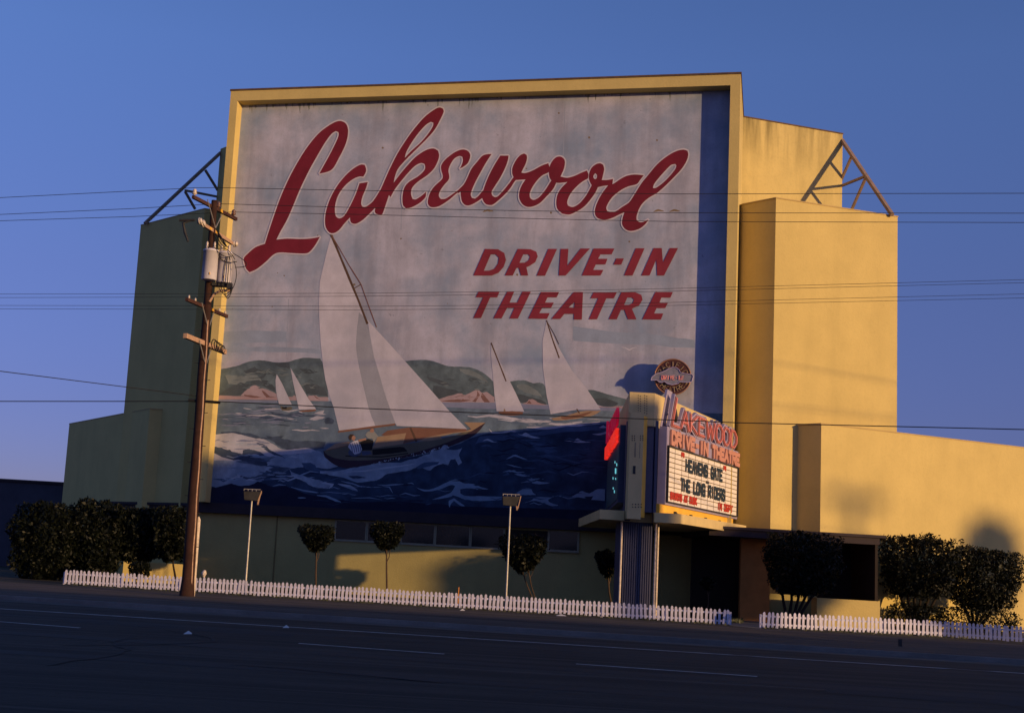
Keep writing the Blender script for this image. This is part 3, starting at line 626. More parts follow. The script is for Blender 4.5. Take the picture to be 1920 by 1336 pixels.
# bow spray
poly('foamblue', zt_([(340, 702), (420, 690), (560, 665), (640, 650), (760, 640), (900, 640), (1000, 610), (1080, 595), (1160, 560), (1230, 540), (1260, 500), (1330, 500), (1400, 440), (1440, 450), (1430, 490), (1520, 500), (1600, 478), (1565, 560), (1600, 640), (1560, 670), (1520, 600), (1470, 610), (1440, 670), (1380, 655), (1300, 680), (1240, 730), (1100, 690), (1000, 730), (900, 745), (760, 770), (640, 840), (520, 850), (430, 865), (300, 800), (100, 772), (0, 762), (0, 735), (200, 735)], *K3), jag=1.5)
poly('deepmid', zt_([(1080, 690), (1180, 640), (1340, 630), (1320, 660), (1200, 690), (1100, 715)], *K3), jag=1)
poly('deep', zt_([(320, 790), (420, 790), (520, 810), (420, 820), (360, 815)], *K3), jag=1)
for i in range(60):
    t = random.random(); x = 560+t*900; y = 668-t*210+random.uniform(-14, 14)+(0 if t > .2 else 4); r = random.uniform(3, 11)
    X, Y_ = 600+x/6, 760+y/6; r /= 6
    poly('foamlight', [(X-r, Y_), (X, Y_-r), (X+r, Y_+r*.2), (X, Y_+r)], smooth=False, off=.0005*(layer[0]+1)+i*.00003)
layer[0] += 3
for q, w in (([(300, 745), (500, 735), (700, 705), (900, 680), (1080, 650)], 20), ([(0, 860), (150, 890), (100, 930)], 24), ([(200, 880), (340, 905), (420, 950)], 22), ([(0, 1010), (90, 1020), (190, 1065)], 12), ([(700, 905), (780, 915), (820, 985)], 12), ([(980, 875), (1030, 870), (1060, 885)], 8), ([(100, 780), (260, 800), (420, 860), (560, 850)], 14), ([(350, 1040), (560, 1035), (700, 1060)], 8)):
    stroke('crest' if w < 20 else 'foamlight', zt_(q, *K3), w/6)
mural = mur.build('mural', PM, bld)
mural['label'] = 'weathered wall painting of sailing boats on blue water below a pale sky'

# ------------------------------------------------------------------ painted lettering (paint layers on the mural)
ZL = .0005*(layer[0]+4)
LT = {}
A = (450, 200, 4.173); Bz = (690, 190, 5.567); Cz = (850, 260, 7.385); Dz = (1050, 260, 7.03)
Lk = []
Lk.append([zt_([(30, 1185), (60, 1150), (120, 1100), (195, 1072), (230, 960), (270, 840), (315, 715), (360, 610), (420, 490), (510, 340), (610, 215), (700, 145), (770, 113), (820, 125), (843, 165), (843, 230), (820, 310), (770, 410), (730, 480), (690, 508), (620, 525), (650, 470), (700, 380), (745, 290), (770, 230), (770, 200), (750, 192), (715, 215), (660, 290), (590, 410), (540, 500), (470, 645), (420, 765), (370, 880), (320, 970), (285, 1040), (370, 1032), (480, 1035), (560, 1030), (625, 1018), (590, 1080), (550, 1130), (510, 1148), (400, 1145), (320, 1140), (265, 1155), (200, 1215), (130, 1270), (75, 1295), (50, 1270), (35, 1225)], *A)])
Lk.append([zt_([(985, 480), (975, 455), (940, 455), (880, 490), (820, 545), (760, 620), (705, 720), (675, 810), (665, 880), (670, 940), (695, 980), (730, 990), (775, 965), (820, 910), (860, 868), (865, 898), (880, 913), (910, 915), (955, 890), (1005, 845), (1055, 795), (1130, 720), (1105, 640), (1085, 672), (1040, 740), (990, 780), (960, 783), (948, 758), (958, 705), (985, 640), (1000, 590), (935, 600), (905, 685), (860, 780), (820, 848), (788, 872), (762, 868), (745, 840), (745, 770), (770, 690), (820, 620), (880, 570), (930, 548), (965, 548), (985, 510)], *A)])
Lk.append([zt_([(130, 1185), (85, 1175), (70, 1145), (82, 1080), (60, 1030), (110, 965), (150, 880), (220, 720), (300, 560), (380, 430), (480, 290), (590, 165), (680, 95), (740, 65), (780, 75), (790, 110), (760, 180), (700, 290), (620, 385), (500, 505), (380, 625), (310, 710), (280, 790), (265, 858), (225, 960), (195, 1050), (165, 1140), (150, 1175)], *Bz), zt_([(385, 590), (400, 530), (450, 440), (520, 340), (600, 250), (655, 215), (682, 225), (675, 265), (620, 350), (540, 440), (450, 520)], *Bz)])
Lk.append([zt_([(250, 875), (340, 755), (420, 660), (500, 578), (600, 512), (680, 492), (730, 515), (742, 560), (730, 620), (690, 700), (620, 770), (520, 840), (460, 905), (450, 970), (465, 1018), (500, 1022), (560, 985), (605, 945), (600, 1000), (540, 1060), (450, 1108), (395, 1115), (365, 1080), (360, 990), (380, 900), (430, 840), (520, 785), (580, 730), (597, 690), (590, 655), (550, 645), (490, 675), (420, 745), (340, 840), (280, 920), (235, 1000), (205, 960)], *Bz)])
Lk.append([zt_([(955, 705), (1000, 680), (1045, 640), (1068, 570), (1050, 525), (1000, 503), (940, 515), (870, 555), (800, 615), (765, 670), (765, 720), (780, 775), (770, 815), (700, 880), (655, 940), (630, 1010), (625, 1065), (650, 1100), (700, 1105), (760, 1085), (850, 1025), (920, 965), (975, 930), (1050, 900), (1040, 820), (960, 910), (880, 970), (810, 1015), (762, 1020), (740, 990), (750, 940), (790, 880), (840, 820), (848, 780), (840, 720), (860, 660), (900, 600), (950, 572), (985, 580), (990, 620), (975, 670)], *Bz)])
Lk.append([zt_([(530, 213), (470, 215), (400, 240), (330, 320), (250, 420), (190, 550), (140, 640), (80, 700), (60, 760), (100, 735), (105, 800), (120, 870), (160, 915), (210, 925), (270, 905), (340, 865), (400, 825), (470, 800), (470, 690), (410, 720), (350, 790), (300, 830), (260, 820), (243, 785), (250, 730), (300, 610), (380, 460), (460, 320)], *Cz)])
Lk.append([zt_([(650, 235), (765, 235), (755, 300), (720, 400), (650, 540), (570, 665), (530, 735), (540, 785), (575, 810), (620, 795), (700, 710), (780, 610), (835, 535), (900, 500), (940, 560), (865, 575), (790, 685), (720, 765), (640, 840), (560, 905), (510, 920), (450, 905), (415, 860), (400, 800), (420, 700), (480, 540), (560, 380)], *Cz)])
Lk.append([zt_([(835, 535), (815, 470), (820, 400), (860, 310), (920, 235), (980, 205), (1015, 225), (1020, 275), (1000, 350), (960, 430), (942, 470), (1000, 475), (1100, 440), (1220, 375), (1315, 340), (1335, 410), (1320, 465), (1230, 510), (1150, 590), (1090, 680), (1058, 760), (1065, 820), (1100, 845), (1140, 840), (1200, 800), (1280, 700), (1350, 590), (1400, 540), (1430, 600), (1380, 700), (1290, 800), (1200, 890), (1110, 935), (1030, 945), (960, 910), (915, 830), (915, 740), (945, 650), (1000, 565), (920, 570), (865, 570)], *Cz)])
Lk.append([zt_([(1355, 575), (1325, 500), (1330, 400), (1370, 310), (1430, 255), (1490, 250), (1535, 285), (1545, 340), (1530, 420), (1500, 490), (1485, 525)], *Cz)+zt_([(90, 515), (180, 495), (280, 450), (355, 420), (375, 470), (370, 525), (290, 570), (200, 650), (130, 740), (95, 830), (105, 880), (150, 900), (200, 890), (270, 840), (350, 740), (400, 650), (425, 600), (500, 640), (460, 720), (380, 830), (300, 910), (200, 970), (120, 1000), (40, 990)], *Dz)+zt_([(1500, 1030), (1440, 970), (1425, 880), (1445, 770), (1500, 680), (1580, 600), (1500, 610), (1430, 610)], *Cz)])
Lk.append([zt_([(425, 620), (385, 540), (385, 460), (420, 380), (480, 335), (530, 325), (570, 345), (582, 400), (570, 470), (550, 545), (620, 545), (700, 530), (690, 600), (720, 585), (800, 530), (880, 490), (980, 473), (1105, 482), (1060, 540), (1010, 600), (900, 630), (800, 680), (700, 760), (640, 840), (610, 910), (625, 955), (680, 965), (740, 955), (820, 900), (910, 840), (960, 770), (1010, 690), (1080, 580), (1170, 470), (1280, 340), (1400, 240), (1520, 170), (1620, 145), (1680, 160), (1690, 210), (1670, 290), (1610, 390), (1520, 490), (1400, 610), (1280, 715), (1170, 780), (1090, 850), (1040, 930), (1010, 1020), (1010, 1070), (1050, 1100), (1100, 1095), (1165, 1065), (1130, 1120), (1060, 1180), (980, 1210), (920, 1215), (860, 1190), (820, 1130), (825, 1050), (850, 970), (780, 1000), (700, 1040), (620, 1065), (550, 1065), (490, 1040), (460, 980), (470, 900), (510, 800), (570, 700), (635, 615), (560, 625), (490, 640)], *Dz), zt_([(440, 490), (465, 455), (487, 480), (485, 520), (465, 535), (445, 520)], *Dz), zt_([(1225, 650), (1240, 600), (1300, 520), (1380, 430), (1460, 350), (1520, 335), (1535, 355), (1520, 400), (1450, 490), (1360, 580), (1270, 645)], *Dz)])
scr = MB()
for i, loops in enumerate(Lk):
    for j, lp in enumerate(loops):                      # pale outline ribbon round every edge
        q = smooth_loop(lp); n = len(q)
        for k in range(n):
            a_ = Vector(q[k]); c_ = Vector(q[(k+1) % n]); d = c_-a_
            if d.length < 1e-4: continue
            d.normalize(); nrm = Vector((-d.y, d.x))*2.5; a_ = a_-d*.9; c_ = c_+d*.9
            off = ZL+.00001*((k*7+i*13+j*5) % 97)
            scr.add([mpx(*(a_-nrm), off), mpx(*(c_-nrm), off), mpx(*(c_+nrm), off), mpx(*(a_+nrm), off)], [(0, 1, 2, 3)], 1)
    tri = tessellate_polygon([[Vector((x, y, 0)) for x, y in smooth_loop(lp)] for lp in loops])
    flat = [p for lp in loops for p in smooth_loop(lp)]
    scr.add([mpx(x, y, ZL+.0016+.0004*i) for x, y in flat], [tuple(t) for t in tri], 0)
o = scr.build('script_lettering', [PM[PMI['red']], PM[PMI['outline']]], bld); o['label'] = 'dark red script name with a thin pale outline painted across the top'
K = (870, 450, 4.571)
blk = [[[(80, 303), (180, 75), (290, 78), (345, 110), (360, 170), (340, 230), (295, 280), (240, 303)], [(170, 262), (230, 122), (270, 122), (298, 150), (292, 200), (260, 245), (215, 262)]],
 [[(350, 303), (462, 75), (570, 78), (620, 100), (632, 140), (610, 190), (555, 225), (535, 232), (550, 303), (488, 303), (470, 238), (450, 238), (418, 303)], [(475, 195), (508, 122), (550, 122), (565, 140), (555, 170), (525, 192)]],
 [[(622, 305), (722, 75), (798, 75), (695, 305)]], [[(812, 303), (828, 75), (895, 75), (885, 220), (1000, 72), (1080, 72), (872, 303)]],
 [[(1010, 303), (1110, 72), (1290, 72), (1265, 122), (1170, 122), (1150, 160), (1230, 160), (1212, 208), (1130, 208), (1108, 255), (1195, 255), (1170, 303)]],
 [[(1280, 210), (1305, 157), (1370, 157), (1348, 210)]], [[(1372, 303), (1472, 70), (1548, 70), (1445, 303)]],
 [[(1520, 303), (1625, 68), (1695, 68), (1705, 190), (1765, 68), (1835, 68), (1715, 303), (1655, 303), (1648, 165), (1590, 303)]],
 [[(80, 668), (165, 490), (100, 490), (125, 440), (305, 440), (285, 490), (225, 490), (145, 668)]],
 [[(252, 670), (370, 442), (430, 442), (390, 535), (455, 535), (500, 442), (573, 442), (462, 672), (390, 672), (432, 580), (370, 580), (322, 670)]],
 [[(550, 672), (660, 445), (815, 445), (795, 490), (715, 490), (695, 535), (770, 535), (745, 582), (670, 582), (645, 625), (735, 625), (712, 675)]],
 [[(748, 675), (940, 445), (1020, 445), (1010, 680), (940, 680), (942, 632), (860, 632), (825, 675)], [(895, 578), (948, 530), (945, 580)]],
 [[(1070, 678), (1150, 498), (1085, 498), (1110, 447), (1310, 447), (1285, 498), (1220, 498), (1140, 678)]],
 [[(1240, 678), (1350, 445), (1470, 447), (1520, 470), (1530, 510), (1500, 560), (1450, 582), (1440, 590), (1478, 678), (1405, 678), (1375, 598), (1345, 598), (1310, 678)], [(1372, 555), (1400, 492), (1440, 492), (1458, 510), (1445, 540), (1415, 555)]],
 [[(1528, 678), (1640, 445), (1790, 445), (1770, 492), (1692, 492), (1675, 538), (1748, 538), (1725, 582), (1650, 582), (1630, 628), (1708, 628), (1688, 680)]]]
bl = MB()
for loops in blk: 
    mats0 = [zt_(lp, *K) for lp in loops]
    tri = tessellate_polygon([[Vector((x, y, 0)) for x, y in lp] for lp in mats0]); flat = [p for lp in mats0 for p in lp]
    bl.add([mpx(x, y, ZL) for x, y in flat], [tuple(t) for t in tri])
o = bl.build('block_lettering', PM[PMI['red2']], bld); o['label'] = 'slanted dark red capitals in two rows painted right of the tall sail'

# ------------------------------------------------------------------ stroke alphabet for tubes and board letters
GL = {'A': [[(0, 0), (.5, 1), (1, 0)], [(.2, .38), (.8, .38)]], 'C': [[(1, .8), (.75, 1), (.25, 1), (0, .75), (0, .25), (.25, 0), (.75, 0), (1, .2)]],
 'D': [[(0, 0), (0, 1), (.6, 1), (1, .7), (1, .3), (.6, 0), (0, 0)]], 'E': [[(1, 1), (0, 1), (0, 0), (1, 0)], [(0, .5), (.8, .5)]],
 'F': [[(1, 1), (0, 1), (0, 0)], [(0, .5), (.8, .5)]], 'G': [[(1, .8), (.75, 1), (.25, 1), (0, .75), (0, .25), (.25, 0), (1, 0), (1, .45), (.6, .45)]],
 'H': [[(0, 0), (0, 1)], [(1, 0), (1, 1)], [(0, .5), (1, .5)]], 'I': [[(.5, 0), (.5, 1)]], 'K': [[(0, 0), (0, 1)], [(1, 1), (0, .45), (1, 0)]],
 'L': [[(0, 1), (0, 0), (1, 0)]], 'N': [[(0, 0), (0, 1), (1, 0), (1, 1)]], 'O': [[(.3, 0), (0, .25), (0, .75), (.3, 1), (.7, 1), (1, .75), (1, .25), (.7, 0), (.3, 0)]],
 'P': [[(0, 0), (0, 1), (.8, 1), (1, .85), (1, .6), (.8, .48), (0, .48)]], 'R': [[(0, 0), (0, 1), (.8, 1), (1, .85), (1, .6), (.8, .48), (0, .48)], [(.45, .48), (1, 0)]],
 'S': [[(1, .85), (.75, 1), (.25, 1), (0, .8), (.1, .57), (.9, .43), (1, .2), (.75, 0), (.25, 0), (0, .15)]], 'T': [[(0, 1), (1, 1)], [(.5, 1), (.5, 0)]],
 'U': [[(0, 1), (0, .2), (.25, 0), (.75, 0), (1, .2), (1, 1)]], 'V': [[(0, 1), (.5, 0), (1, 1)]], 'W': [[(0, 1), (.25, 0), (.5, .8), (.75, 0), (1, 1)]], '-': [[(.15, .5), (.85, .5)]], "'": [[(.5, 1), (.5, .75)]]}
def letter(mb, ch, f, mode, w, mi=0, r=.02, off=0.0):
    """f maps (u,v,depth) in the letter cell to the world"""
    for si, stp in enumerate(GL[ch]):
        if mode == 'tube':
            mb.tube([f(u, v, off) for u, v in stp], r, 6, mi)
        else:
            for i in range(len(stp)-1):
                a_, c_ = Vector(stp[i]), Vector(stp[i+1]); pa, pc = f(a_.x, a_.y, 0), f(c_.x, c_.y, 0)
                d = (pc-pa).normalized(); nrm = (f(0, 0, 1)-f(0, 0, 0)).normalized(); x = d.cross(nrm)*w/2
                e0 = .003*(i % 3)+.0015*si
                P = [pa-x-d*w*.35, pc-x+d*w*.35, pc+x+d*w*.35, pa+x-d*w*.35]
                mb.hexa(P[0]+nrm*off, P[1]-P[0], P[3]-P[0], nrm*(r+e0), mi)

# ------------------------------------------------------------------ marquee
mq = thing('marquee_sign', aty(1205, 1130, 56.5)*1.0, 'V-shaped cinema marquee on a blue column, neon letters over a white letter board', 'marquee')
mq.location.z = 0
Rf = aty(1250.8, 798.7, 56.0); zT = Rf.z; Rb = onz(1384.5, 846.5, zT); rd = (Rb-Rf); rd.z = 0; RL = rd.length; rd.normalize(); rn = Vector((rd.y, -rd.x, 0))   # rn faces the right, to the sun
zBm = aty(1247, 945, 56.0).z
def rp(s_, z, dep=0): return Vector((Rf.x, Rf.y, 0))+rd*s_+rn*dep+ZZ*z
zS = pl(1250.8, 836.4, Rf, rn).z; zb0 = pl(1248, 938.8, Rf, rn).z
# cabinet
q = MB(); q.hexa(rp(0, zBm, -.35), rd*RL, rn*.35, ZZ*(zT-zBm)); cab = q.build('sign_cabinet', m_lav, mq)
q = MB(); s0, s1 = .12, RL-.22
q.hexa(rp(s0, zb0, .004), rd*(s1-s0), rn*.02, ZZ*(zS-zb0)); board = q.build('letter_board', m_board, mq)
q = MB()
nr = 11
for i in range(nr+1): q.hexa(rp(s0, zb0+(zS-zb0)*i/nr-.012, .026), rd*(s1-s0), rn*.025, ZZ*.024)
for i in range(12): q.hexa(rp(s0+(s1-s0)*i/11-.008, zb0, .0255), rd*.016, rn*.01, ZZ*(zS-zb0))
q.build('rail', m_grid, board)
q = MB(); fr = .05
for a_ in ((s0-fr, s1+fr, zS, zS+fr), (s0-fr, s1+fr, zb0-fr, zb0)): q.hexa(rp(a_[0], a_[2], .003), rd*(a_[1]-a_[0]), rn*.10, ZZ*(a_[3]-a_[2]))
q.hexa(rp(s1+.003, zb0, .003), rd*fr, rn*.10, ZZ*(zS-zb0)); q.hexa(rp(s0-fr-.003, zb0, .003), rd*fr, rn*.10, ZZ*(zS-zb0)); q.build('board_frame', m_dark, board)
HB = zS-zb0; WB = s1-s0
def line(mb, txt, x0, x1, v0, h, mode, w, gap=.28, r=.02, off=.05, mi=0):
    n = len(txt); cw = (x1-x0)/(n-gap)
    for i, ch in enumerate(txt):
        if ch == ' ': continue
        mb.mark()
        bx = x0+cw*i; cwid = cw*(1-gap)
        letter(mb, ch, lambda u, v, dd, bx=bx, cwid=cwid: rp(bx+u*cwid, v0+v*h, .03+dd), mode, w, mi, r, off)
def bpos(x, y): p = pl(x, y, Rf, rn); return (p-rp(0, 0)).dot(rd), p.z
# positions read off the photograph on the board plane
def bl_(txt, pxa, pxb, ytop, ybot, m, name, w=.13):
    sA, zA_ = bpos(pxa, ytop); _, zB_ = bpos(pxa, ybot); sB, _ = bpos(pxb, ytop)
    q = MB(); line(q, txt, sA, sB, zB_, zA_-zB_, 'ribbon', w, .25, .02, .0)
    return q.each(name, m, board)
bl_('HEAVENS GATE', 1285, 1353, 862, 882, m_ink, 'board_letter', .155)
bl_('THE LONG RIDERS', 1275.5, 1358, 898, 918, m_ink, 'board_letter', .15)
bl_('STARTS AT DUSK', 1255.5, 1305, 923, 934, m_redl, 'board_letter', .10)
bl_("IN DEPT", 1344, 1372, 942.5, 953.5, m_redl, 'board_letter', .10)
bl_('R', 1276.5, 1281, 849, 855, m_redl, 'board_letter', .09)
bl_('R', 1355.5, 1359.5, 874, 880, m_redl, 'board_letter', .09)
bl_('-', 1322, 1328, 900, 906, m_ink, 'board_letter', .12)
# DRIVE-IN THEATRE neon on the lavender strip
hs = zT-zS
q = MB(); line(q, 'DRIVE-IN THEATRE', .42, RL-.12, zS+.17, hs-.36, 'ribbon', .19, .22, .07, 0); chs = q.each('channel_letter', m_chan, mq)
q = MB(); line(q, 'DRIVE-IN THEATRE', .42, RL-.12, zS+.20, hs-.40, 'tube', .1, .22, .032, .10)
for k_, o_ in enumerate(q.each('neon_tube', m_neon, mq)): o_.parent = chs[k_]
# LAKEWOOD channel letters standing on the strip (letters lean with the arrow L)
let = 'LAKEWOOD'; wds = [1.0, 1.1, 1.0, .9, 1.35, 1.0, 1.0, 1.0]; tot = sum(wds)+.28*7; x_ = .42; sc_ = (RL-1.05)/tot
for i, ch in enumerate(let):
    w_ = wds[i]*sc_; h_ = .76 if i else 1.2
    sh = .04 if i else .42
    f = (lambda u, v, dd, x_=x_, w_=w_, h_=h_, sh=sh: rp(x_+u*w_+sh*v*h_, zT+.10+v*h_, -.12+dd))
    back = MB(); letter(back, ch, f, 'ribbon', .34, 0, .14, 0); lo = back.build('channel_letter', m_lav, mq)
    if i == 0:   # tall leaning fin behind the L
        fin = MB(); P_ = [rp(.05, zT, -.30), rp(.62, zT, -.30), rp(1.45, zT+1.62, -.30), rp(.80, zT+1.66, -.30)]; fin.add(P_+[p-rn*.1 for p in P_], [(0, 1, 2, 3), (7, 6, 5, 4), (0, 4, 5, 1), (1, 5, 6, 2), (2, 6, 7, 3), (3, 7, 4, 0)]); fin.build('fin_panel', m_lav, mq)
    chn = MB(); letter(chn, ch, f, 'ribbon', .15, 0, .03, .15); chn.build('letter_face', m_chan2, lo)
    tub = MB(); letter(tub, ch, f, 'tube', .1, 0, .024, .22); tub.build('neon_tube', m_neond, lo)
    x_ += w_+.28*sc_
q = MB()  # support ties behind the letters
for k in range(6):
    q.mark(); s_ = .9+k*(RL-1.3)/5; q.bar(rp(s_, zT+.6, -.12), rp(s_, zT+.65, -.62), .06)
q.each('letter_strut', m_dark, mq)
# body with beige parapet (V in plan)
Bf = aty(1228, 737, 55.5); zP = Bf.z; Bb = onz(1355, 793, zP); Bl = aty(1181, 737, 55.5)
Bb = Vector((Bf.x, Bf.y, 0))+(Vector((Bb.x-Bf.x, Bb.y-Bf.y, 0))).normalized()*10.4
Blb = aty(1156, 790, 66)
Bf0, Bl0, Blb0 = [Vector((p.x, p.y, 0)) for p in (Bf, Bl, Blb)]
zQ = aty(1231, 799, 55.5).z
body = [Bl0, Bf0, Bb, Blb0]
extr(body, zQ, zP, 'parapet', m_beige, mq)
zc_top = 4.25
def shr(ps, k):
    c = sum(ps, Vector())/len(ps); return [c+(p-c)*k for p in ps]
extr([Bl0+Vector((.05, .12, 0)), Bf0+Vector((.0, .12, 0)), Bb+Vector((-.1, 0, 0)), Blb0+Vector((.05, 0, 0))], zc_top, zQ-.003, 'sign_body', m_blue, mq)
q = MB()   # perforations on the parapet front, two columns
for c_ in range(2):
    for r_ in range(8):
        for k_ in range(2):
            q.mark(); p = aty(1196+c_*12+(k_*4), 742+r_*4.6+k_*1.5, 55.49); q.hexa(Vector((p.x, 55.488, p.z)), Vector((.035, 0, 0)), Vector((0, .01, 0)), ZZ*.04)
q.each('vent_hole', m_dark, mq)
# front fin
fy = 54.9; a_ = aty(1182.5, 772, fy); c_ = aty(1207.7, 772, fy); e_ = aty(1220, 772, fy+1.0); zf = a_.z; zf0 = aty(1182, 972, fy).z
extr([Vector((a_.x, fy, 0)), Vector((c_.x, fy, 0)), Vector((c_.x, fy+.65, 0)), Vector((a_.x, fy+.65, 0))], zf0, zf, 'front_fin', m_beige, mq)
extr([Vector((c_.x+.003, fy+.10, 0)), Vector((c_.x+.25, fy+.62, 0)), Vector((c_.x+.003, fy+.62, 0))], zf0+.1, zf-.1, 'fin_return', m_yelm, mq)
q = MB()
for px_ in (1184.5, 1189, 1200, 1204.5):
    for py_ in ((818, 822, 826)): q.mark(); p = aty(px_, py_, fy); q.hexa(Vector((p.x, fy-.012, p.z)), Vector((.035, 0, 0)), Vector((0, .01, 0)), ZZ*.05)
for i in range(4):
    for py_ in (946, 951): q.mark(); p = aty(1185+i*5.5, py_, fy); q.hexa(Vector((p.x, fy-.012, p.z)), Vector((.04, 0, 0)), Vector((0, .01, 0)), ZZ*.05)
q.mark(); p0 = aty(1187, 876, fy); q.hexa(Vector((p0.x, fy-.03, p0.z-.25)), Vector((.10, 0, 0)), Vector((0, .028, 0)), ZZ*.32)
q.each('bolt', m_dark, mq)
for y0_, y1_ in ((829, 858), ):
    p0 = aty(1190, y0_, fy); q = MB(); q.hexa(Vector((p0.x, fy-.008, p0.z-.6)), Vector((.06, 0, 0)), Vector((0, .006, 0)), ZZ*.6); q.hexa(Vector((p0.x+.2, fy-.008, p0.z-.62)), Vector((.03, 0, 0)), Vector((0, .006, 0)), ZZ*.62); q.build('old_letter_mark', mat('faded_mark', (.30, .24, .15), .7), mq)
# left-hand cabinet, seen nearly edge on
Lf = aty(1161, 801, 56.4); zLt = zT; Lbp = onz(1135.5, 846, Lf.z); 
Lf0 = Vector((Lf.x, Lf.y, 0)); Lb0 = Vector((Lbp.x, Lbp.y, 0)); ld = (Lb0-Lf0).normalized(); ln = Vector((-ld.y, ld.x, 0)); LLn = min((Lb0-Lf0).length, 9.6)
if ln.x > 0: ln = -ln
def lp_(s_, z, dep=0): return Lf0+ld*s_+ln*dep+ZZ*z
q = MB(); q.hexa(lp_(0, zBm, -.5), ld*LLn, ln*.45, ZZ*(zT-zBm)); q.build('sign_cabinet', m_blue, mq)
q = MB(); q.hexa(lp_(.12, zb0, -.045), ld*(LLn-.3), ln*.02, ZZ*(zS-zb0)); q.build('letter_board', mat('board_painted_shade', (.06, .10, .12), .5, .3, 2), mq)  # the board's shade is put into this dark colour
q = MB(); n_ = len('DRIVE-IN THEATRE')
for i, ch in enumerate('DRIVE-IN THEATRE'[::-1]):
    if ch == ' ': continue
    s_ = .3+(LLn-.6)*i/n_; cw = (LLn-.6)/n_*.8
    q.mark()
    for o_ in (0, .04, .08): letter(q, ch, lambda u, v, dd, s_=s_, cw=cw: lp_(s_+(1-u)*cw, zS+.15+v*(hs-.3), dd), 'tube', .1, 0, .045, .02+o_)
q.each('neon_letter', m_neonr, mq)
q = MB()
for i, ch in enumerate('LAKEWOOD'[::-1]):
    s_ = .3+(LLn-.6)*i/8; cw = (LLn-.6)/8*.8; h_ = .72 if ch != 'L' else 1.1
    q.mark()
    for o_ in (0, .06): letter(q, ch, lambda u, v, dd, s_=s_, cw=cw, h_=h_: lp_(s_+(1-u)*cw, zT+.06+v*h_, dd), 'tube', .1, 0, .03, .02+o_)
q.each('neon_letter', m_neonm, mq)
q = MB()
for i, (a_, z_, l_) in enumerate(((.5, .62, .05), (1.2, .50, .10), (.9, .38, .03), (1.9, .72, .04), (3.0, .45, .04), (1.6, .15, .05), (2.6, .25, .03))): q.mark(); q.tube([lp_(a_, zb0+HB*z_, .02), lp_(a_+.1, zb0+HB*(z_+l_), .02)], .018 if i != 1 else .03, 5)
q.each('cyan_tube', m_neonc, mq)  # short tubes with cyan emission on the left board
# canopy under the sign
cz1 = aty(1276, 963, 55.4).z; cz0 = aty(1276, 981, 55.4).z
c1 = aty(1125, 956.3, 55.4); c2 = aty(1276.4, 963, 55.4); c3 = onz(1404.4, 986, cz1); c3 = Vector((c2.x, c2.y, 0))+Vector((c3.x-c2.x, c3.y-c2.y, 0)).normalized()*8.6; c4 = Vector((c1.x+.35, 65.6, 0)); c1, c2 = Vector((c1.x, c1.y, 0)), Vector((c2.x, c2.y, 0))
can = [c1, c2, c3, Vector((c3.x-.4, c3.y+1.2, 0)), c4]
gapl = aty(1171, 960, 55.4).x; gapr = aty(1227, 960, 55.4).x
extr([c1, Vector((gapl, 55.4, 0)), Vector((gapl, 56.3, 0)), Vector((gapr, 56.3, 0)), Vector((gapr, 55.4, 0)), c2, c3, Vector((c3.x-.4, c3.y+1.2, 0)), c4], cz0, cz1, 'canopy', m_beige, mq)
yl = [rp(-.35, 0, -.1), rp(RL-.3, 0, -.1), rp(RL-.3, 0, -.5), rp(-.35, 0, -.5)]
extr(yl, cz1+.003, zBm-.003, 'sign_plinth', m_yelm, mq)
q = MB()   # loose conduit clips on the plinth
for i in range(4):
    s_ = 1.5+i*2.1; P = [rp(s_+k*.35, cz1+.12-.16*math.sin(k*math.pi/4)*(.3+.2*i), .0) for k in range(5)]; q.mark(); q.tube(P, .02, 6); q.hexa(rp(s_-.08, cz1+.06, -.1), rd*.14, rn*.1, ZZ*.12)
q.each('conduit', m_dark, mq)
# column
k0 = aty(1166, 1000, 56.4).x; k1 = aty(1224.5, 1000, 56.4).x
q = MB(); nr_ = 14; wv = (k1-k0)/nr_; P = []
for i in range(nr_): P += [Vector((k0+i*wv, 56.4, 0)), Vector((k0+(i+.55)*wv, 56.4, 0)), Vector((k0+(i+.6)*wv, 56.45, 0)), Vector((k0+(i+.95)*wv, 56.45, 0))]
P += [Vector((k1, 56.4, 0)), Vector((k1, 58.2, 0)), Vector((k0, 58.2, 0))]
q.prism(P, 0, cz0-.003); q.build('column', m_blue, mq)
for px_, yy in ((1162, 55.9), (1226.5, 55.9), (1231, 57)):
    p = aty(px_, 1100, yy); q = MB(); q.tube([Vector((p.x, yy, 0)), Vector((p.x, yy, cz0-.003))], .045, 8); q.build('post', m_peel, mq)
q = MB(); p = aty(1222, 985, 55.9); q.hexa(Vector((p.x, 55.7, cz0)), Vector((.12, 0, 0)), Vector((0, .2, 0)), ZZ*(zf-.2-cz0)); q.mark(); q.hexa(Vector((gapl+.02, 55.62, cz0)), Vector((.25, 0, 0)), Vector((0, .3, 0)), ZZ*(zf-.3-cz0)); q.each('pylon_side', m_blue, mq)

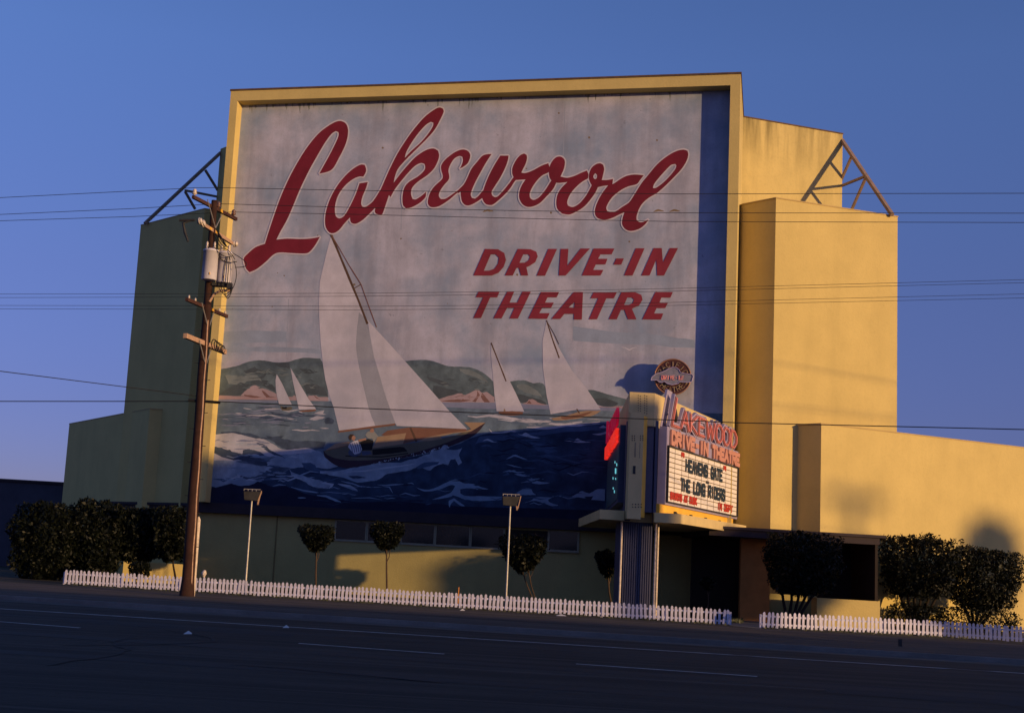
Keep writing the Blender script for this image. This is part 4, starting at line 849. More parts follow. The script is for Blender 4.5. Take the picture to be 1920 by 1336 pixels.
# ------------------------------------------------------------------ round sign on the mural
dc = pl(1261.5, 707, sp(0, REC-.62, 0), N0)
ds = thing('round_neon_sign', dc, 'round dark red neon sign with a silver plate, mounted on the mural above the marquee', 'neon sign')
def dp(u, v, k=0): return dc+D*u+ZZ*v-NN*k
RD = .86
def disc(mb, r, k0_, k1_, n=40, mi=0):
    Vv = [dp(r*math.cos(2*math.pi*i/n), r*math.sin(2*math.pi*i/n), k0_) for i in range(n)]+[dp(r*math.cos(2*math.pi*i/n), r*math.sin(2*math.pi*i/n), k1_) for i in range(n)]
    mb.add(Vv, [(i, (i+1) % n, n+(i+1) % n, n+i) for i in range(n)]+[tuple(range(n)), tuple(range(n, 2*n))], mi)
q = MB(); disc(q, RD-.03, -.12, .12); q.build('disc', m_disc, ds)
q = MB(); q.tube([dp(RD*math.cos(a), RD*math.sin(a), .12) for a in [2*math.pi*i/48 for i in range(49)]], .035, 6, cap=False); q.build('rim', m_rim, ds)
q = MB()
for a in (-.5, .5):
    for v in (-.4, .4): q.mark(); q.tube([dp(a, v, -.12), dp(a, v, -.60)], .03, 6)
q.each('bracket', m_dark, ds)
arr = [(350, 775), (375, 690), (420, 650), (470, 600), (620, 560), (740, 500), (800, 455), (900, 420), (1000, 430), (1070, 480), (1110, 560), (1250, 585), (1410, 600), (1440, 660), (1400, 790), (1300, 815), (1100, 800), (1050, 850), (900, 885), (780, 860), (700, 800), (640, 830), (570, 825), (510, 770)]
k_ = RD/470.
arr = [((x-905)*k_, (665-y)*k_) for x, y in arr]
n = len(arr); q = MB(); Vv = [dp(x, y, .16) for x, y in arr]+[dp(x, y, .24) for x, y in arr]
tri = tessellate_polygon([[Vector((x, y, 0)) for x, y in arr]])
q.add(Vv, [(i, (i+1) % n, n+(i+1) % n, n+i) for i in range(n)]+[tuple(t) for t in tri]+[tuple(i+n for i in t) for t in tri]); q.build('arrow_plate', m_silver, ds)
q = MB(); q.tube([dp(x, y, .26) for x, y in arr+arr[:1]], .018, 6, cap=False); q.build('plate_edging', mat('violet_tube', (.42, .36, .62), .3, .1, 5), ds)
q = MB(); tx = 'DRIVE-IN'
for i, ch in enumerate(tx): q.mark(); letter(q, ch, lambda u, v, dd, i=i: dp(-.50+i*.13+u*.085, -.16+v*.2, .26+dd), 'tube', .1, 0, .013, .02)
q.each('neon_letter', m_neon, ds)
q = MB()
for tx, r_, a0_, a1_, flip in (('PACIFIC', .62, 158, 22, 1), ('THEATRES', .62, 205, 335, -1)):
    for i, ch in enumerate(tx):
        q.mark(); a = R(a0_+(a1_-a0_)*i/(len(tx)-1)); cx_, cy_ = r_*math.cos(a), r_*math.sin(a)
        ux, uy = (math.sin(a), -math.cos(a)) if flip > 0 else (-math.sin(a), math.cos(a)); vx, vy = (math.cos(a), math.sin(a)) if flip > 0 else (-math.cos(a), -math.sin(a))
        letter(q, ch, lambda u, v, dd: dp(cx_+ux*(u-.5)*.15+vx*(v-.5)*.24, cy_+uy*(u-.5)*.15+vy*(v-.5)*.24, .14+dd), 'tube', .1, 0, .012, .02)
q.each('unlit_letter', m_dull, ds)

# ------------------------------------------------------------------ picket fences
def fence(pa, pb, n, label, seed):
    rnd = random.Random(seed)
    a_ = onz(*pa, 0); c_ = onz(*pb, 0); d = (c_-a_); LL = d.length; d.normalize(); nrm = Vector((d.y, -d.x, 0))
    if nrm.y > 0: nrm = -nrm
    t = thing('picket_fence', (a_+c_)/2, label, 'fence')
    me = {}
    hts = .60
    protos = []
    for k in range(4):
        w = .098+rnd.uniform(-.006, .01); h = hts+rnd.uniform(-.015, .015)
        q = MB(); pr = [(-w/2, .03), (w/2, .03), (w/2, h-.05), (w*.3, h-.018), (w*.1, h), (-w*.1, h), (-w*.3, h-.018), (-w/2, h-.05)]
        n_ = len(pr); q.add([Vector((x, -.01, z)) for x, z in pr]+[Vector((x, .01, z)) for x, z in pr], [tuple(range(n_)), tuple(range(n_, 2*n_))[::-1]]+[(i, (i+1) % n_, n_+(i+1) % n_, n_+i) for i in range(n_)])
        o = q.build('picket', m_white); protos.append(o)
    ang = math.atan2(d.y, d.x)
    near = list(range(n))[-100:]
    rest = MB()
    used = set()
    for i in range(n):
        s_ = LL*(i+.5)/n+rnd.uniform(-.006, .006); p = a_+d*s_+nrm*.03
        k = rnd.randrange(4); tilt = rnd.gauss(0, .028)+(.09 if rnd.random() < .03 else 0); dz = rnd.uniform(-.022, .018)-.0
        if i in near:
            if k in used: o = protos[k].copy(); COL.objects.link(o)
            else: o = protos[k]; used.add(k)
            o.parent = t; o.location = p-t.location+ZZ*dz; o.rotation_euler = (0, tilt, ang)
        else:
            Mx = Matrix.Translation(p+ZZ*dz) @ Matrix.Rotation(ang, 4, 'Z') @ Matrix.Rotation(tilt, 4, 'Y')
            me_ = protos[k].data
            rest.add([Mx @ v.co for v in me_.vertices], [tuple(f.vertices) for f in me_.polygons])
    for k in range(4):
        if k not in used: bpy.data.objects.remove(protos[k])
    if rest.v:
        o = rest.build('picket', m_white, t); o['kind'] = 'stuff'
    for z in (.14, .44):
        q = MB(); q.bar(a_+nrm*-.0+ZZ*z, c_+ZZ*z, .03, .07); q.build('rail', m_white, t)
    npst = max(2, int(LL/2.4))
    for i in range(npst+1):
        p = a_+d*(LL*i/npst)-nrm*.05; q = MB(); q.bar(p, p+ZZ*.5, .08, .08, up=Vector((1, 0, 0))); q.build('post', m_white, t)
    return t
fence((119, 1094.5), (1369, 1171), 164, 'long low white picket fence running from the far left to the gap below the marquee', 3)
fence((1427, 1176), (1765, 1193), 42, 'short low white picket fence right of the gap, below the clipped hedges', 5)
fence((1760, 1192.5), (1960, 1207), 25, 'low white picket fence section at the far right with pickets leaning left', 6)

# ------------------------------------------------------------------ utility pole
PB = onz(350, 1117, 0); PY = PB.y
up_ = thing('utility_pole', PB, 'tall dark wooden utility pole with four crossarms and two grey transformers', 'utility pole')
topz = aty(402, 376, PY); ax = Vector((topz.x-PB.x, 0, topz.z))
def pole(z, dx=0, dy=0): t = z/topz.z; return Vector((PB.x+ax.x*t+dx, PY+dy, z))
rnd = random.Random(4)
q = MB(); pts = [pole(z, .012*math.sin(z*1.3), 0) for z in [topz.z*i/24 for i in range(25)]]; rs = [.235-.12*i/24+(.05 if i == 0 else 0) for i in range(25)]
q.tube(pts, rs, 14); q.build('pole_shaft', m_wood, up_)
xdir = Vector((sn.x, sn.y, 0))        # crossarms run across the street
def arm(pyc, pa, pb, m, name='crossarm', th_=.11):
    zc = aty(400, pyc, PY).z; a_ = onz(*pa, zc); c_ = onz(*pb, zc); mid = (a_+c_)/2; 
    q = MB(); q.bar(a_, c_, th_, th_*1.15); o = q.build(name, m, up_); return o, a_, c_, zc
def insul(p, m, r=.07, h=.2, lie=None, parent=None):
    q = MB(); dirv = lie or ZZ
    prof = [(0, .025), (.15, .03), (.2, 1.0*r), (.45, r), (.5, r*.5), (.6, r*.9), (.85, r*.8), (1, r*.3)]
    q.tube([p+dirv*h*t_ for t_, _ in prof], [r_ for _, r_ in prof], 10); return q.build('insulator', m, parent)
arm1, a1, c1_, z1 = arm(387, (362, 369), (443, 411), m_armwood)
for x, y in ((364, 361), (408, 388), (437, 405)):
    t_ = (x-362)/(443-362); p = a1.lerp(c1_, t_)+ZZ*.07; insul(p, m_porcd if x > 400 else m_porc, .09, .26, parent=arm1)
for x in (401, 413):
    t_ = (x-362)/81; p = a1.lerp(c1_, t_)+sd*.06; q = MB(); q.bar(p-sn*.18, p+sn*.18, .02, .13); q.build('reflector_tag', m_tag, arm1)
arm2, a2_, c2_, z2 = arm(433, (372, 415), (435, 456), m_palewood)
insul(a2_-sn*.02, m_porc, .13, .16, lie=sd*1.0+ZZ*.15, parent=arm2); insul(a2_+sn*.35, m_porc, .15, .16, lie=sd*1.0+ZZ*.3, parent=arm2); insul(c2_+sn*.1, m_porc, .13, .22, lie=sd, parent=arm2)
q = MB(); p = a2_-sd*.25-sn*.1; q.tube([p, p-sd*.3-ZZ*.1, p-sd*.2-ZZ*.45, p-sd*.05-ZZ*.8], [.03, .06, .06, .04], 8); q.tube([p-sd*.45, p+sd*.15+ZZ*.02], .05, 8); q.build('fuse_cutout', m_dark, arm2)
for x in (392, 403): 
    p = a2_.lerp(c2_, (x-372)/63)+sd*.06; q = MB(); q.bar(p-sn*.12, p+sn*.12, .02, .09); q.build('reflector_tag', m_tag, arm2)
arm3, a3_, c3_, z3 = arm(576, (350, 561), (425.5, 593), m_armwood)
for t_ in (.05, .2, .8, .95): insul(a3_.lerp(c3_, t_)+ZZ*.06, m_porc, .045, .13, parent=arm3)
for x in (385, 396): 
    p = a3_.lerp(c3_, (x-350)/75)+sd*.06; q = MB(); q.bar(p-sn*.13, p+sn*.13, .02, .1); q.build('reflector_tag', m_tag, arm3)
arm4, a4_, c4_, z4 = arm(645, (347, 629), (422, 660), m_palewood, th_=.15)
# diagonal braces
for zc, w_ in ((z1, 1.0), (z3, .8), (z4, .8)):
    for s_ in (-1, 1):
        q = MB(); q.bar(pole(zc)+sn*s_*w_+sd*.05, pole(zc-.85)+sd*.12, .03, .02); q.build('diagonal_brace', m_galv, up_)
# transformers
def transformer(px, pt, pb, Y, rad):
    a_ = aty(px, pt, Y); c_ = aty(px, pb, Y); q = MB(); zc0, zc1 = c_.z, a_.z; cx_ = (a_.x+c_.x)/2
    P = [Vector((cx_, Y, zc0)), Vector((cx_, Y, zc0+.03)), Vector((cx_, Y, zc1-.10)), Vector((cx_, Y, zc1-.10)), Vector((cx_, Y, zc1-.05)), Vector((cx_, Y, zc1))]
    q.tube(P, [rad*.9, rad, rad, rad*1.06, rad*1.06, rad*.75], 24); o = q.build('transformer', m_tank, up_)
    for dx in (-.16, .12):
        insul(Vector((cx_+dx, Y-.05, zc1-.02)), m_porc, .05, .3, parent=o)
    q = MB(); q.bar(Vector((cx_+rad*.2, Y-rad*.98, zc0+.15)), Vector((cx_+rad*.2, Y-rad*.98, zc0+.24)), .07, .02); q.build('number_plate', m_tag, o)
    return o, cx_, zc0, zc1
T1, tx1, tz0, tz1 = transformer(394, 467, 525, PY-.45, .285)
T2, tx2, uz0, uz1 = transformer(421, 472, 531, PY-.05, .285)
q = MB(); p = Vector((tx2-.42, PY-.15, uz0-.12)); q.hexa(p, Vector((.75, 0, 0)), Vector((0, .35, 0)), ZZ*.11); q.hexa(Vector((tx2+.2, PY-.3, uz0-.25)), Vector((.16, 0, 0)), Vector((0, .3, 0)), ZZ*.24); q.build('transformer_bracket', m_dark, up_)
q = MB(); q.tube([pole(uz0-.75, .1, -.1), pole(uz0-.45, .25, -.1), pole(uz0-.3, .5, -.1), pole(uz0-.28, .85, -.1)], .05, 8); q.build('conduit_elbow', m_palewood, up_)
q = MB(); rnd = random.Random(12)
def droop(a_, c_, sag, r=.016, side=Vector((0, 0, 0))):
    q.mark(); q.tube([a_.lerp(c_, t)-ZZ*sag*4*t*(1-t)+side*4*t*(1-t) for t in [k/10 for k in range(11)]], r, 6)
yv = PY-.38
droop(Vector((tx1-.1, PY-.75, tz1+.05)), Vector((tx2-.1, yv, tz1-.25)), .25)
droop(Vector((tx1+.1, PY-.7, tz1+.1)), Vector((tx2+.3, yv, tz1-.2)), .18)
droop(Vector((tx2-.25, yv, uz1+.02)), Vector((tx2+.42, yv, uz1-.35)), -.18)
droop(Vector((tx2-.28, yv, uz1-.25)), Vector((tx2+.5, yv, uz1-.42)), .12)
for k in range(2): droop(Vector((tx2+.12+.08*k, yv, uz1-.25)), Vector((tx2+.10+.1*k, yv, uz0-.35)), 0, side=Vector((.06*(k-1), 0, 0)))
droop(Vector((tx2+.3, yv, uz1-.1)), Vector((tx2+.45, yv, uz1-.65)), .12, side=Vector((.5, 0, 0)))
for k in range(3): droop(Vector((tx2-.1+.1*k, yv, uz0-.25)), Vector((tx2+.42, yv, uz0-.2)), .25+.08*k)
droop(Vector((tx2+.38, yv, uz1-.4)), Vector((tx2+.42, yv, uz0-.25)), 0, side=Vector((.12, 0, 0)))
for dx, z_ in ((.18, .75), (.32, .55), (.45, .65)): droop(pole(z2, dx*.5, -.1)-ZZ*.1, Vector((tx2+dx-.3, yv, uz1+.1)), .1)
droop(pole(z2, .2, -.1), Vector((tx2+.05, yv, uz1+.15)), .0, .03)
q.each('service_cable', m_wire, up_)
q = MB()
for k in range(5):
    cc = c4_.lerp(a4_, .12+.07*k)+sd*(.10)+ZZ*.05; rr = .16+.02*k
    q.tube([cc+(sn*-math.cos(a)*rr*1.5+ZZ*math.sin(a)*rr*.8)+sd*.02*k for a in [2*math.pi*i/16 for i in range(17)]], .02, 6, cap=False)
q.build('cable_coil', m_wire, arm4)
q = MB(); zc = aty(390, 752, PY).z; q.tube([pole(zc, -.45), pole(zc, .75)-ZZ*.02], .055, 8); q.build('cable_clamp', m_wire, up_)
q = MB(); q.tube([pole(z, .16-.006*z+.01*math.sin(z*3), -.14) for z in [.1+.35*i for i in range(30)]], .032, 6); q.build('conduit', m_palewood, up_)
q = MB()
for k in range(14):
    z_ = 1.8+k*.62; s_ = -1 if k % 2 else 1; q.mark(); q.tube([pole(z_, .12*s_, -.05), pole(z_, .32*s_, -.05)], .014, 5)
q.each('climbing_step', m_dark, up_)
# guard post beside the pole
gp = aty(361, 1118, PY+.25); gp.z = 0; gt = aty(372, 974, PY+.25)
q = MB(); q.tube([gp, gp.lerp(gt, .5), gt], .085, 10); q.tube([gt, gt+ZZ*.12], [.085, .03], 10)
o = q.build('guard_pipe', [m_peel], None, origin=gp); tag(o, 'thin white peeling pipe standing against the foot of the utility pole', 'pipe')

# ------------------------------------------------------------------ wires
def wire(pts, P0, r, label, group=None, ext=60):
    nrm = sn; W3 = [pl(x, y, P0, nrm) for x, y in pts]
    d0 = (W3[0]-W3[1]).normalized(); d1 = (W3[-1]-W3[-2]).normalized()
    W3 = [W3[0]+d0*ext]+W3+[W3[-1]+d1*ext]
    o = MB(); o.tube(W3, r, 6); ob = o.build('power_line', m_wire, None, origin=W3[len(W3)//2]); tag(ob, label, 'power line', group)
G_ = 'power lines strung past the utility pole'
i1 = a1.lerp(c1_, .03); i2 = a1.lerp(c1_, .57); i3 = a1.lerp(c1_, .93)
wire([(92, 366), (332, 354), (364, 352), (420, 352), (660, 357), (1000, 361), (1260, 363.7), (1844, 362.5)], i1, .011, 'topmost thin black wire crossing the red script lettering', G_)
wire([(92, 398), (250, 391), (408, 382), (660, 389), (1000, 395.5), (1260, 399), (1844, 399.6)], i2, .011, 'second black wire from the top, just below the script lettering', G_)
wire([(92, 411), (250, 406), (437, 397.5), (660, 401.7), (1000, 410), (1260, 415.3), (1844, 417)], i3, .011, 'third black wire from the top, over the blank band above the block capitals', G_)
for k, (y0, y1, y2, y3, tt, lb) in enumerate(((551, 549.5, 541, 526, .05, 'uppermost of four hair-thin wires crossing the mural at the block capitals'), (557.5, 555, 546, 531.7, .2, 'second of four hair-thin wires crossing the mural at the block capitals'), (572.6, 574, 567, 552.7, .8, 'third of four hair-thin wires crossing the mural at the block capitals'), (579, 581, 572.6, 560, .95, 'lowest of four hair-thin wires crossing the mural at the block capitals'))):
    wire([(80, y0), (380, y0+(y1-y0)*.3), (680, y1), (950, (y1*.53+y2*.47)+1.2), (1250, y2), (1844, y3)], a3_.lerp(c3_, tt), .0075, lb, G_)
zc = aty(390, 752, PY).z
wire([(92, 752), (404, 752), (660, 764.5), (960, 776), (1260, 787), (1380, 792), (1844, 803)], pole(zc), .019, 'thick black cable crossing the sails and the marquee', G_)
g1 = pole(aty(357, 741, PY).z, -.2); g0 = aty(60, 703, PY-6); g0 = g0+(g0-g1)*.8
q = MB(); q.tube([g0, g1], .015, 6); tag(q.build('power_line', m_wire, None, origin=g1), 'thin wire sloping down from the left edge to the middle of the pole', 'power line', G_)

# ------------------------------------------------------------------ floodlight posts
def flood(pxb, pyb, pxt, pyt, Y, label):
    p = aty(pxb, pyb, Y); base_ = Vector((p.x, Y, 0)); zt2 = aty(pxt, pyt, Y).z
    t = thing('floodlight_post', base_, label, 'floodlight', 'floodlight posts before the mural')
    q = MB(); q.tube([base_, base_+ZZ*(zt2)], [.045, .035], 8); q.build('post', m_galv, t)
    q = MB(); h = base_+ZZ*(zt2+.02)
    # trapezoid lamp head turned towards the wall
    w = .30
    V_ = [Vector((-.30, -.16, 0)), Vector((.24, -.16, -.02)), Vector((.24, .22, -.02)), Vector((-.30, .22, 0)), Vector((-.34, -.22, .34)), Vector((.36, -.22, .38)), Vector((.36, .30, .38)), Vector((-.34, .30, .34))]
    q.add([h+v for v in V_], [(0, 3, 2, 1), (4, 5, 6, 7), (0, 1, 5, 4), (1, 2, 6, 5), (2, 3, 7, 6), (3, 0, 4, 7)]); hd = q.build('lamp_head', m_dark, t)
    q = MB(); q.add([h+Vector(v) for v in ((.255, -.14, .0), (.255, .2, .0), (.37, .26, .36), (.37, -.19, .36))], [(0, 1, 2, 3)]); q.bar(h+Vector((.30, -.2, -.12)), h+Vector((.40, -.2, .40)), .03); q.bar(h+Vector((.27, -.1, -.16)), h+Vector((.27, .06, -.03)), .06); q.build('side_flap', m_palewood, hd)
    q = MB(); 
    for k in range(4): q.bar(h+Vector((-.33+.17*k, -.23, .37)), h+Vector((-.33+.17*k, -.23, .44)), .02)
    q.bar(h+Vector((-.34, -.23, .44)), h+Vector((.36, -.23, .45)), .02); q.build('guard_rail', m_galv, hd)
flood(460, 1100, 470.5, 938, 57.6, 'thin post with a boxy floodlight on top, left of the first lollipop tree')
flood(949, 1118, 957, 948, 56.2, 'thin post with a boxy floodlight on top, before the wide tree near the windows')

# ------------------------------------------------------------------ trees and hedges
def crown(mb, c, rx, ry, rz, n, leaf, seed, boxy=0.0, mi=0, taper=0.0, gaps=.0):
    rnd = random.Random(seed); ph = Vector((rnd.uniform(0, 50),)*3)
    for i in range(n):
        while True:
            v = Vector((rnd.uniform(-1, 1), rnd.uniform(-1, 1), rnd.uniform(-1, 1)))
            l_ = v.length
            if l_ > .05 and l_ <= 1: break
        v = v.normalized()*(rnd.random()**.22)
        if boxy:
            m_ = max(abs(v.x), abs(v.y), abs(v.z)); v = v.lerp(v*(v.length/m_), boxy) if m_ > 0 else v
        k = 1+.22*noise.noise(v.normalized()*2.2+ph)+.10*noise.noise(v.normalized()*6+ph)
        tp = 1+taper*(v.z-.4)
        p = Vector((c[0]+v.x*rx*k*tp, c[1]+v.y*ry*k*tp, c[2]+v.z*rz*k))
        if gaps and noise.noise(p*2.6+ph) < -.18-.0*k and rnd.random() < gaps: continue
        a = Vector((rnd.gauss(0, 1), rnd.gauss(0, 1), rnd.gauss(0, 1))).normalized(); b_ = a.orthogonal().normalized(); b_ = (b_*math.cos(rnd.uniform(0, 6))+a.cross(b_)*math.sin(rnd.uniform(0, 6))).normalized()
        s = leaf*rnd.choice((.55, .8, 1.0, 1.0, 1.5))*rnd.uniform(.8, 1.2)
        mb.add([p-a*s, p-b_*s*.45, p+a*s, p+b_*s*.45], [(0, 1, 2, 3)], mi)
def trunk(mb, base_, top, r, seed, forks=3, spread=.4):
    rnd = random.Random(seed); mid = base_.lerp(top, .5)+Vector((rnd.uniform(-.06, .06), 0, 0))
    mb.tube([base_, base_.lerp(mid, .5)+Vector((rnd.uniform(-.03, .03), 0, 0)), mid, top], [r, r*.85, r*.75, r*.6], 8)
    for k in range(forks):
        a = 2*math.pi*k/forks+rnd.random(); st_ = mid.lerp(top, .3+.2*k)
        mb.tube([st_, st_+Vector((math.cos(a)*spread*.5, math.sin(a)*spread*.5, .25)), top+Vector((math.cos(a)*spread, math.sin(a)*spread, .35))], [r*.5, r*.4, r*.2], 6)
def tree(name, x0, x1, y0, y1, Y, base_px, label, cat, n, leaf=.07, seed=1, boxy=.3, m=m_leaf, r=.05, group=None, stems=1, depth=None):
    a_ = aty(x0, (y0+y1)/2, Y); c_ = aty(x1, (y0+y1)/2, Y); zt1 = aty((x0+x1)/2, y0, Y).z; zt0 = aty((x0+x1)/2, y1, Y).z
    cx_ = (a_.x+c_.x)/2; rx = abs(c_.x-a_.x)/2; rz = (zt1-zt0)/2; cz = (zt1+zt0)/2
    bx = aty(base_px, 1110, Y).x
    t = thing(name, (bx, Y, 0), label, cat, group)
    q = MB()
    for s_ in range(stems):
        trunk(q, Vector((bx+.05*s_, Y, 0)), Vector((cx_+(s_-(stems-1)/2)*rx*.30, Y, cz-rz*.4)), r, seed+s_, 3, rx*.3)
    q.build('trunk', m_bark2 if cat in ('hedge', 'bush') else m_bark, t)
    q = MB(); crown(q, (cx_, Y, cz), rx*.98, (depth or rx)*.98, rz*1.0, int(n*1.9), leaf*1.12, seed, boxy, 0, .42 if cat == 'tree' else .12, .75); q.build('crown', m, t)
    return t
GT = 'small clipped trees in front of the mural wall'
tree('lollipop_tree', 557, 632, 983, 1034, 60, 592, 'small flat-topped lollipop tree right of the first floodlight post', 'tree', 2600, .06, 11, .35, group=GT)
tree('lollipop_tree', 690, 761, 978, 1031, 60, 726, 'small dark lollipop tree with a crooked trunk, second from the left before the windows', 'tree', 2600, .06, 12, .3, group=GT)
tree('lollipop_tree', 931, 1030, 1001, 1071, 59, 1008, 'wide dark tree with a slanting trunk behind the second floodlight post', 'tree', 4200, .065, 13, .3, group=GT, stems=2, r=.035)
tree('lollipop_tree', 1114, 1166, 1030, 1082, 59.5, 1150, 'dark round tree just left of the blue marquee column', 'tree', 2400, .06, 14, .2, group=GT)
tree('sapling', 1308, 1345, 1080, 1106, 59.5, 1327, 'small dark sapling under the right part of the canopy', 'tree', 500, .05, 15, .1, r=.03)
tree('hedge_tree', 1436, 1575, 1001, 1116, 58.3, 1478, 'large clipped dark hedge tree before the right porch', 'hedge', 9000, .06, 21, .62, r=.08, stems=5)
tree('hedge_tree', 1655, 1790, 1006, 1118, 64.2, 1712, 'large square-clipped dark hedge right of the porch', 'hedge', 9500, .065, 22, .75, r=.09, stems=6, depth=1.5)
tree('hedge_tree', 1768, 1912, 1026, 1145, 65.2, 1822, 'dark rounded hedge at the far right, lower than its neighbour', 'hedge', 9500, .065, 23, .5, r=.09, stems=5, depth=1.5)
q = MB()
for px0, yy, rr in ((1700, 63.6, 1.0), (1735, 64.2, .8), (1830, 64.2, 2.0)):
    c0 = aty(px0, 1140, yy); crown(q, (c0.x, yy, .5), rr, .6, .65, int(1700*rr), .065, int(px0), .4)
tag(q.build('ground_cover', m_leaf), kind='stuff')
for i, (x0, x1, y0, y1, Y, bx, n, lb) in enumerate(((20, 150, 940, 1092, 64, 90, 10000, 'tall dark bush at the far left edge of the lot'), (118, 238, 936, 1088, 65, 178, 11000, 'tall dark bush before the grey low wing at left'), (205, 312, 950, 1056, 66, 252, 9000, 'dark tree under the left porch roof with a yellow wall behind its trunk'), (288, 362, 948, 1052, 65, 330, 7000, 'dark bush just left of the utility pole'))):
    tree('bush', x0, x1, y0, y1, Y, bx, lb, 'bush', n, .08, 40+i, .35, group='dark bushes left of the utility pole', r=.06, depth=2.0)
tree('shrub', 240, 284, 1052, 1085, 60, 262, 'small loose dark shrub behind the pickets before the left planter wall', 'shrub', 1200, .05, 50, .2, r=.03)
q = MB()
for i in range(900):
    x = random.uniform(1371, 1393); p = onz(x, random.uniform(1146, 1168), 0); h = random.uniform(.05, .2); d_ = Vector((random.gauss(0, .04), random.gauss(0, .04), h)); s_ = Vector((random.uniform(.01, .03), .01, 0))
    q.add([p-s_, p+s_, p+d_], [(0, 1, 2)])
for i in range(3800):
    t_ = random.random(); x = 119+t_*1716; y = (1094.5+(x-119)*.0612) if x < 1369 else (1176+(x-1427)*.0520)
    if 1369 < x < 1427 or noise.noise(Vector((x*.03, 5, 0))) < random.uniform(-.5, .45): continue
    p = onz(x, y+random.uniform(-1.2, .9), 0); h = random.uniform(.03, .13); d_ = Vector((random.gauss(0, .03), random.gauss(0, .03), h)); s_ = Vector((random.uniform(.008, .02), .004, 0))
    q.add([p-s_, p+s_, p+d_], [(0, 1, 2)])
tag(q.build('weeds', m_leaf2), kind='stuff')
rc = random.Random(3); q = MB()
for i in range(16):
    a_ = rc.uniform(-16, 22); b_ = rc.uniform(-22, -1.5); ang = rc.choice((0, 0, 1.5))+rc.gauss(0, .2); P = []
    for k in range(rc.randint(8, 22)): P.append(st(a_, b_, ZR+.008+.0002*i)); ang += rc.gauss(0, .28); a_ += .5*math.cos(ang); b_ += .5*math.sin(ang)
    P = [p for p in P if (p-K0).dot(sn) < -1.15]
    if len(P) < 3: continue
    w_ = rc.uniform(.018, .045); V_ = []
    for k, p in enumerate(P):
        d = (P[min(k+1, len(P)-1)]-P[max(k-1, 0)]).normalized(); n_ = Vector((-d.y, d.x, 0)); V_ += [p-n_*w_, p+n_*w_]
    q.add(V_, [(2*k, 2*k+1, 2*k+3, 2*k+2) for k in range(len(P)-1)])
tag(q.build('road_crack_sealant', m_tar), kind='structure')
for k, (a0_, b0_, la, lb_) in enumerate(((-9, -9.5, 5.5, 2.1), (7, -15.5, 8, 2.6), (13, -4.2, 4, 1.4))):
    q = MB(); q.add([st(a0_, b0_, ZR+.0025), st(a0_+la, b0_+.05, ZR+.0025), st(a0_+la-.1, b0_+lb_, ZR+.0025), st(a0_+.08, b0_+lb_-.05, ZR+.0025)], [(0, 1, 2, 3)]); tag(q.build('road_patch', mat('road_patch_asphalt', (.026, .024, .024), .9, .2, 2, bump=.8, fine=.6)), kind='structure')

# small things
p = aty(383, 1075, 60); q = MB(); q.tube([Vector((p.x, 60, 0)), Vector((p.x, 60, p.z-.12))], .04, 8); q.tube([Vector((p.x-.02, 60, p.z-.12)), Vector((p.x-.02, 60, p.z+.02)), Vector((p.x+.02, 60, p.z+.16))], [.06, .13, .05], 10); q.tube([Vector((p.x, 60, p.z)), Vector((p.x+.02, 59.8, p.z))], .06, 8)
tag(q.build('standpipe', m_porc, None, origin=Vector((p.x, 60, 0))), 'small standpipe with a round cap right of the white pipe', 'standpipe')
p = aty(860, 1100, 57.5); q = MB(); q.tube([Vector((p.x, 57.5, 0)), Vector((p.x, 57.5, p.z))], .03, 6); tag(q.build('stake', m_orange, None, origin=Vector((p.x, 57.5, 0))), 'short orange stake standing behind the fence left of the second floodlight', 'stake')
GLit = 'paper scraps on the ground'
for i, (x, y, w, z, lb) in enumerate(((1052, 1155, .2, 0, 'white paper scrap lying by the fence foot, under the second floodlight side'), (867, 1145, .1, 0, 'tiny white scrap at the fence foot below the orange stake'), (352, 1190, .09, ZR, 'white scrap lying on the road lane at left'), (994, 1180, .08, ZR, 'tiny pale scrap near the kerb in the middle of the street'), (536, 1178, .08, ZR, 'pale scrap on the white road edge line at left'))):
    p = onz(x, y, z); q = MB(); q.add([p+Vector((-w, -w*.5, .02)), p+Vector((w, -w*.3, .03)), p+Vector((w*.8, w*.5, .05)), p+Vector((0, w*.5, .09)), p+Vector((-w*.9, w*.4, .03))], [(0, 1, 3), (1, 2, 3), (0, 3, 4)])
    tag(q.build('paper_scrap', m_paper, None, origin=p), lb, 'litter', GLit)
# drain on the kerb
p = onz(1685, 1211, 0); q = MB(); q.hexa(p, sd*.10, sn*.1, ZZ*.22); tag(q.build('marker_stub', m_dark, None, origin=p), 'short dark marker stub in the verge at the right', 'marker')

# far left low building
fb = thing('low_building', aty(80, 908, 95)*1.0, 'low dark flat-roofed building far behind the left edge', 'building'); fb.location.z = 0
a_ = aty(-60, 900, 95); c_ = aty(122, 909, 95)
extr([Vector((a_.x-8, 95, 0)), Vector((c_.x, 95, 0)), Vector((c_.x, 108, 0)), Vector((a_.x-8, 108, 0))], 0, c_.z, 'wall', mat('far_wall', (.06, .06, .09), .9), fb)
extr([Vector((a_.x-8.1, 94.9, 0)), Vector((c_.x+.1, 94.9, 0)), Vector((c_.x+.1, 108.1, 0)), Vector((a_.x-8.1, 108.1, 0))], c_.z+.003, c_.z+.2, 'roof', m_fascia, fb)

